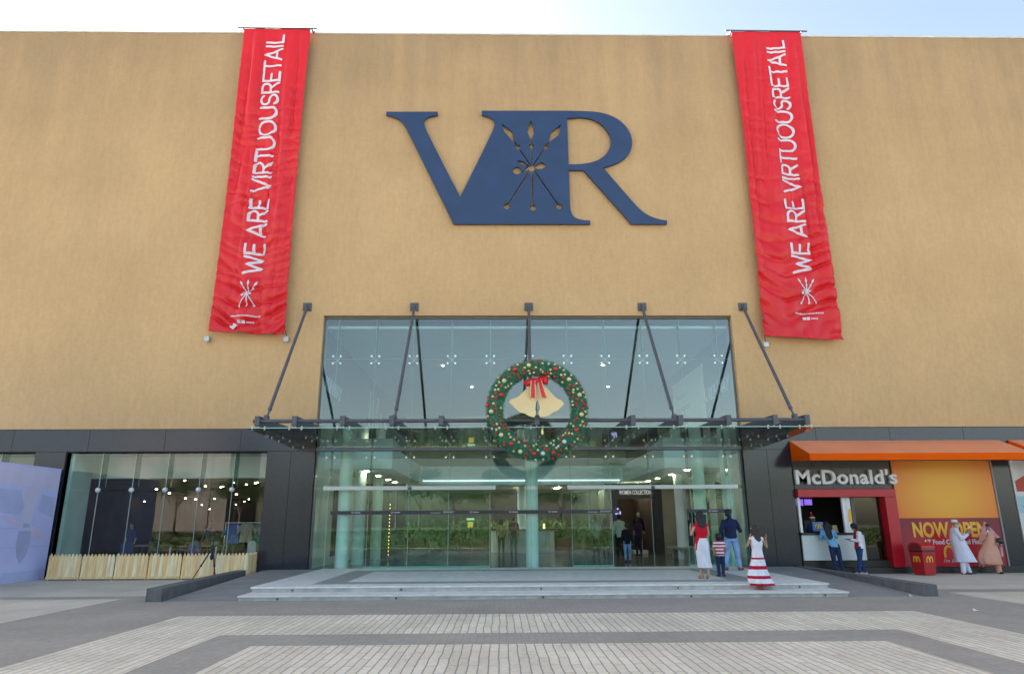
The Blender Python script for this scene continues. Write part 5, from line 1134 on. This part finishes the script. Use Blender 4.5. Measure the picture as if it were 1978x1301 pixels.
# ------------------------------------------------------------------ things inside the lobby
dk = thing('information_desk', (1.0, 36, .24), 'white curved information desk behind the central column in the lobby', 'desk')
m = MB(); a = []
for k in range(17):
    t_ = R(180 + k * 180 / 16); a.append((1.1 + 1.55 * math.cos(t_), 36 + .9 * math.sin(t_)))
for (x0, y0), (x1, y1) in zip(a[:-1], a[1:]): m.bar((x0, y0, .78), (x1, y1, .78), .10, 1.06)
m.build('desk_front', WHITE, dk)
m = MB()
for (x0, y0), (x1, y1) in zip(a[:-1], a[1:]): m.bar((x0, y0, 1.34), (x1, y1, 1.34), .26, .05)
m.build('desk_top', M('maroon desk top', (.16, .02, .03), rough=.3), dk)
m = MB(); m.box(2.1, 2.2, 35.3, 35.33, 1.38, 1.62); m.build('lit_menu', M('desk lamp glow', (1, .75, .3), emit=.2), dk)

LF = [M('palm green', (.13, .22, .03), rough=.5, var=.3, scale=4), M('palm dark green', (.05, .11, .025), rough=.5, var=.3, scale=4)]
POT = M('maroon planter', (.10, .018, .022), rough=.5, var=.2)
def palm_mesh(seed):
    rnd = random.Random(seed); m = MB()
    for i in range(34):
        az = rnd.uniform(0, 6.28); lean = rnd.uniform(.1, .75); L_ = rnd.uniform(.7, 1.25); base = Vector((rnd.uniform(-.15, .15), rnd.uniform(-.15, .15), .6)); pts = []
        for k in range(6):
            t_ = k / 5; pts.append(base + Vector((math.cos(az) * lean * L_ * t_ ** 1.5, math.sin(az) * lean * L_ * t_ ** 1.5, L_ * (t_ - .35 * lean * t_ * t_))))
        for a_, b_ in zip(pts[:-1], pts[1:]):
            d = (b_ - a_); sd_ = d.cross(Vector((0, 0, 1))); sd_ = sd_.normalized() if sd_.length > 1e-4 else Vector((1, 0, 0))
            for sx in (-1, 1):
                for q in range(3):
                    o_ = a_ + d * (q / 3); tip = o_ + sd_ * sx * rnd.uniform(.10, .2) + d.normalized() * .14 + Vector((0, 0, -.03)); w_ = d.normalized() * .022
                    m.add([o_ - w_, o_ + w_, tip], [(0, 1, 2)], rnd.randrange(2))
    return m.mesh('fronds', LF)
def planter_palm(x, y, lab):
    t = thing('potted_palm', (x, y, .238), lab, 'potted palm', 'palms in planters at the back of the lobby')
    local(palm_box, 'planter', POT, t, .01); link_mesh('fronds', palms[int(abs(x * 7)) % 4], t); return t
palm_box = MB(); palm_box.hexa([(-.30, -.26, 0), (.30, -.26, 0), (-.30, .26, 0), (.30, .26, 0), (-.34, -.3, .66), (.34, -.3, .66), (-.34, .3, .66), (.34, .3, .66)])
palms = [palm_mesh(k) for k in range(4)]
for k in range(15): planter_palm(-5.6 + k * .74, 38.2 + .5 * math.sin(k * 2.1), 'bushy green palm in a maroon planter in the row at the back of the lobby')
gs = thing('lit_sign', (-1.6, 37.2, .24), 'small lit yellow sign standing among the palms in the lobby', 'sign')
m = MB(); m.box(-1.63, -1.57, 37.2, 37.26, .24, 1.5); m.build('sign_post', BLACK, gs); m = MB(); m.box(-1.74, -1.46, 37.16, 37.2, 1.46, 1.74); m.build('sign_face', M('yellow sign glow', (.75, .50, .05), emit=.06), gs)
m = MB(); m.box(-1.8, -1.4, 37.15, 37.2, 1.82, 1.92); m.build('sign_header', M('green white glow', (.45, .7, .5), emit=.08), gs)
bs = thing('logo_lamp', (5.35, 32.6, 2.3), 'small violet lit logo block beside the store entrance', 'lamp sign')
m = MB(); m.box(5.3, 5.55, 32.55, 32.65, 2.02, 2.16); m.box(5.39, 5.45, 32.55, 32.65, 2.16, 2.3); m.build('glow_block', M('violet logo glow', (.55, .5, 1.0), emit=.10), bs)
ls = thing('light_string', (-4.6, 29, .3), 'vertical string of tiny amber lights beside a white column', 'light string')
m = MB()
for k in range(15): m.ell((-4.55, 29, .45 + k * .14), (.016, .016, .022), n=8, m=6)
m.build('bulbs', M('amber bulb', (1, .50, .10), emit=.7), ls); m = MB(); m.cyl((-4.55, 29.03, .3), (-4.55, 29.03, 2.6), .006, n=6); m.build('cable', BLACK, ls)
# mannequin and bench
f = Fig('headless pale mannequin in black coat on a plinth inside the store', (6.55, 33.6, .40), 1.74, R(180), M('mannequin white', (.62, .58, .50), rough=.4), voxel=.014, cat='mannequin')
f.body(); f.top(cloth('black coat', (.012, .012, .014)), hem=.16, sleeve=.95, name='coat')
m = MB(); m.box(6.2, 6.9, 33.4, 34.0, .238, .40); pl_ = m.build('display_plinth', WHITE, None, bevel=.01); tag(pl_, 'low white plinth under the pale mannequin', 'plinth')
bn = thing('bench', (7.6, 29, .24), 'pale stone bench along the lobby side wall', 'bench')
m = MB(); m.box(7.0, 8.2, 27.6, 30.2, .62, .70); m.build('seat', M('bench stone', (.35, .38, .34), rough=.5), bn)
for y in (27.9, 29.9):
    m = MB(); m.box(7.2, 8.0, y - .1, y + .1, .238, .62); m.build('leg', M('bench stone', (.35, .38, .34)), bn)

# ------------------------------------------------------------------ things inside the shop on the left
rnd = random.Random(21)
for k in range(30):
    y = 29.5 + 20 * rnd.random() ** 1.3; x = rnd.uniform(-14.2, -8.3) * (y / 27 if rnd.random() < .65 else 1); x = max(-20.2, x)
    dz = rnd.choice((0, 0, .25, .5, .75)); t = thing('ceiling_light', (x, y, 3.47 - dz), 'small bright spotlight under the dark shop ceiling', 'ceiling light', 'spotlights in the shop ceiling')
    m = MB(); m.cyl((0, 0, -.03), (0, 0, .02), .042, n=14); local(m, 'lamp', M('spot glow', (1, .80, .52), emit=5), t); m = MB(); m.cyl((0, 0, -.004), (0, 0, .028), .08, n=16); m.cyl((0, 0, .02), (0, 0, .03 + dz), .006, n=6); local(m, 'trim_ring', BLACK, t)
WOODT = M('table wood', (.32, .19, .09), rough=.5, var=.25, scale=3)
def table_at(x, y, lab, label2=None):
    t = thing('shop_table', (x, y, .15), lab, 'table', 'wooden tables in the shop')
    m = MB(); m.box(-.75, .75, -.4, .4, .72, .77); local(m, 'table_top', WOODT, t)
    for sx in (-1, 1):
        for sy in (-1, 1): m = MB(); m.box(sx * .70 - .03, sx * .70 + .03, sy * .35 - .03, sy * .35 + .03, 0, .72); local(m, 'leg', WHITE if sx > 0 else STEEL, t)
    return t
table_at(-11.2, 26.9, 'wooden display table in the shop window behind the middle fence panels')
table_at(-13.2, 27.6, 'wooden display table deep in the shop near the pale green wall')
table_at(-12.0, 30.0, 'wooden display table at the back of the shop under the spotlights')
def heap(x, y, z, col, lab):
    t = thing('folded_garment', (x, y, z), lab, 'garment', 'folded garments on the shop tables'); m = MB()
    for k in range(3): m.box(-.16, .16, -.13, .13, k * .04 + .002, k * .04 + .036)
    local(m, 'fabric', cloth('garment ' + str(col), col), t, .012)
for x, y, c, l in ((-11.6, 26.9, (.45, .06, .05), 'red folded garments on the nearest shop table'), (-11.0, 26.85, (.35, .12, .05), 'rust folded garments on the nearest shop table'), (-10.75, 27.0, (.5, .5, .5), 'pale folded garments on the nearest shop table'), (-13.3, 27.6, (.3, .2, .1), 'tan folded garments on the table by the green wall')): heap(x, y, .922, c, l)
def chair(x, y, rz, col, lab):
    t = thing('shop_chair', (x, y, .15), lab, 'chair', 'chairs behind the picket fence', rz); mt = cloth('chair cloth ' + str(col), col)
    m = MB(); m.box(-.22, .22, -.22, .22, .43, .48); local(m, 'seat', mt, t, .015)
    m = MB(); prof = [(-.21, .5), (.21, .5), (.21, .85)] + [(.21 * math.cos(R(q)), .85 + .12 * math.sin(R(q))) for q in range(15, 180, 15)] + [(-.21, .85)]; m.prism(prof, .20, .24); local(m, 'backrest', mt, t, .01)
    for sx in (-1, 1):
        for sy in (-1, 1): m = MB(); m.cyl((sx * .2, sy * .2, 0), (sx * .2, sy * .2, .43), .014, n=8); local(m, 'leg', CHROME, t)
chair(-12.9, 25.1, R(180), (.03, .05, .12), 'navy chair behind the pale end of the picket fence'); chair(-11.9, 25.0, R(175), (.02, .02, .025), 'black chair behind the middle of the picket fence')
chair(-10.6, 25.05, R(185), (.09, .08, .18), 'violet chair with rounded back behind the picket fence'); chair(-8.45, 24.9, R(150), (.5, .52, .52), 'white metal chair at the end of the picket fence by the granite pillar')
RK = thing('clothes_rack', (-9.0, 26.2, .15), 'steel clothes rack with hanging garments at the end of the shop window', 'clothes rack')
m = MB(); m.cyl((-10.1, 26.2, 1.72), (-8.1, 26.2, 1.72), .018, n=10); m.cyl((-10.1, 26.2, .15), (-10.1, 26.2, 1.74), .018, n=10); m.cyl((-8.1, 26.2, .15), (-8.1, 26.2, 1.74), .018, n=10); m.build('rack_frame', CHROME, RK)
def garment(x, y, z, col, lab, w_=.24, h_=.72, rz=0):
    t = thing('hanging_garment', (x, y, z), lab, 'garment', 'garments on the shop rack', rz); m = MB()
    m.tube((-.15, 0, -.10), (.15, 0, -.10), .06, .06); m.hexa([(-w_, -.05, -h_), (w_, -.05, -h_), (-w_, .05, -h_), (w_, .05, -h_), (-.18, -.06, -.06), (.18, -.06, -.06), (-.18, .06, -.06), (.18, .06, -.06)])
    for sx in (-1, 1): m.tube((sx * .18, 0, -.12), (sx * .32, 0, -.38), .06, .05)
    me = remeshed(m, .016, 2, .012, 8, 'fabric'); me.materials.append(cloth('garment ' + str(col), col)); link_mesh('fabric', me, t)
    m = MB(); m.tube((0, 0, 0), (0, 0, -.06), .006, .006, n=6); local(m, 'hanger', CHROME, t)
garment(-8.45, 25.95, 1.70, (.45, .45, .40), 'pale jersey with dark piping hanging nearest the granite pillar'); garment(-9.3, 26.15, 1.75, (.42, .33, .25), 'beige shirt hanging on the shop rack'); garment(-8.95, 26.3, 1.7, (.05, .20, .19), 'teal garment hanging behind the pale jersey')
garment(-9.8, 26.2, 1.70, (.08, .14, .40), 'blue garment hanging on the shop rack'); garment(-10.0, 26.5, 1.62, (.25, .22, .20), 'grey brown garment hanging at the far end of the rack')
visitor('shopper in dark navy clothes standing near the pale green shop wall', (-13.4, 26.0, .15), 1.62, R(160), cloth('navy top', (.02, .035, .11)), cloth('navy trousers', (.015, .02, .06)), hair_long=.1)
visitor('shopper in dark clothes standing by the middle of the shop window', (-11.5, 28.2, .15), 1.66, R(40), cloth('dark blue top', (.03, .04, .10)), DK, sleeve=.9)
m = MB()
for x0, z0, z1 in ((-9.7, 2.3, 2.35), (-9.7, 1.7, 1.75), (-9.7, 1.1, 1.15)): m.box(x0, -8.0, 34.6, 35.0, z0, z1)
m.box(-9.75, -9.7, 34.6, 35, .15, 2.9); sh_ = m.build('wall_shelf', WOODT, None); tag(sh_, 'wooden wall shelf at the back of the shop', 'shelf')
m = MB(); m.box(-10.6, -9.2, 31.0, 31.1, .15, 3.0); pn = m.build('partition_screen', M('tan display panel', (.30, .22, .14), rough=.6, var=.2), None); tag(pn, 'tall tan partition screen inside the shop behind the clothes rack', 'screen')

# ------------------------------------------------------------------ the street behind the camera (seen mirrored in the glass)
TG = [M('leaf green', (.035, .075, .018), rough=.6, var=.35, scale=2), M('leaf dark green', (.022, .05, .014), rough=.6, var=.35, scale=2)]
BARK = M('bark', (.09, .07, .05), rough=.9, var=.3, scale=8)
def tree_meshes(seed, h):
    rnd = random.Random(seed); m = MB(); m.cyl((0, 0, 0), (.1, 0, h * .45), .16, .10, n=10); tips = []
    for k in range(7):
        az = k * .9 + rnd.uniform(-.3, .3); e = Vector((math.cos(az) * h * rnd.uniform(.16, .30), math.sin(az) * h * rnd.uniform(.16, .3), h * rnd.uniform(.6, .88))); m.cyl((.1, 0, h * rnd.uniform(.36, .45)), e, .06, .02, n=7); tips.append(e)
    tr_ = m.mesh('trunk', BARK); m = MB()
    for e in tips + [Vector((0, 0, h * .85))]:
        for q in range(420):
            d = Vector((rnd.gauss(0, 1), rnd.gauss(0, 1), rnd.gauss(0, .7))); c = e + d.normalized() * (h * .17 * rnd.random() ** .45); s_ = rnd.uniform(.05, .11) * 1.5; u = Vector((rnd.gauss(0, 1), rnd.gauss(0, 1), rnd.gauss(0, 1))).normalized(); w_ = u.orthogonal().normalized()
            m.add([c - u * s_, c + w_ * s_ * .5, c + u * s_, c - w_ * s_ * .5], [(0, 1, 2, 3)], rnd.randrange(2))
    return tr_, m.mesh('crown', TG)
TM = [tree_meshes(k, 7.0 + k) for k in range(3)]
for k, (x, y) in enumerate(((-30, -34), (-22, -38), (-15, -33), (-6, -44), (4, -40), (13, -36), (22, -41), (31, -35), (-40, -40), (40, -42), (17, -30), (-11, -48), (-48, -36), (8, -46), (27, -44), (-26, -45), (-1, -35), (-35, -46), (47, -37))):
    t = thing('street_tree', (x, y, 0), 'leafy green street tree across the road facing the mall', 'tree', 'street trees facing the mall', k * 1.3); link_mesh('trunk', TM[k % 3][0], t); link_mesh('crown', TM[k % 3][1], t)
def street_lamp(x, y, arms, lab):
    t = thing('street_lamp', (x, y, 0), lab, 'street lamp', 'street lamps facing the mall'); m = MB(); m.cyl((0, 0, 0), (0, 0, 8.4), .11, .06, n=12); local(m, 'pole', STEEL, t)
    for sx in arms: m = MB(); m.tube((0, 0, 8.3), (sx * .8, 0, 9.0), .05, .045); m.tube((sx * .8, 0, 9.0), (sx * 1.9, 0, 9.25), .045, .04); local(m, 'arm', STEEL, t); m = MB(); m.ell((sx * 2.2, 0, 9.28), (.42, .14, .10)); local(m, 'lamp_head', STEEL, t)
for k, (x, y, a_) in enumerate(((-27, -18, (1,)), (-22, -26, (1, -1)), (-10, -20, (1, -1)), (1.5, -22, (1,)), (9, -24, (1,)), (24, -22, (1, -1)))): street_lamp(x, y, a_, 'grey street lamp across the road facing the mall')
def block(x0, x1, y0, y1, h, col, lab):
    t = thing('city_building', ((x0 + x1) / 2, y1, 0), lab, 'building', 'buildings facing the mall'); m = MB(); m.box(x0, x1, y0, y1, 0, h); m.build('wall', M('block ' + str(col), col, rough=.8), t)
block(-62, -44, -80, -66, 17, (.13, .12, .12), 'dark office block far across the road facing the shop window')
HG = [M('hedge green', (.03, .06, .015), rough=.7, var=.35, scale=3), M('hedge dark green', (.018, .04, .01), rough=.7, var=.35, scale=3)]
def hedge_mesh():
    rnd = random.Random(3); m = MB(); m.box(-5.9, 5.9, -.45, .45, 0, 1.0)
    for q in range(5000):
        c = Vector((rnd.uniform(-6, 6), rnd.choice((-1, 1)) * rnd.uniform(.4, .6), rnd.uniform(0, 1.15))) if rnd.random() < .6 else Vector((rnd.uniform(-6, 6), rnd.uniform(-.5, .5), rnd.uniform(1.0, 1.3)))
        u = Vector((rnd.gauss(0, 1), rnd.gauss(0, 1), rnd.gauss(0, 1))).normalized(); w_ = u.orthogonal().normalized(); s_ = rnd.uniform(.05, .10)
        m.add([c - u * s_, c + w_ * s_ * .5, c + u * s_, c - w_ * s_ * .5], [(0, 1, 2, 3)], rnd.randrange(2))
    return m.mesh('foliage', HG)
hm = hedge_mesh()  # hedge row added to block sunlit paving from the glass reflections
for k in range(8):
    t = thing('added_hedge', (-44 + k * 12.4, -2.9 - .3 * (k % 2), 0), 'added unseen dark green hedge keeping sunlit paving out of the glass', 'hedge', 'added hedges behind the camera'); link_mesh('foliage', hm, t).scale = (1.04, 1, .95)
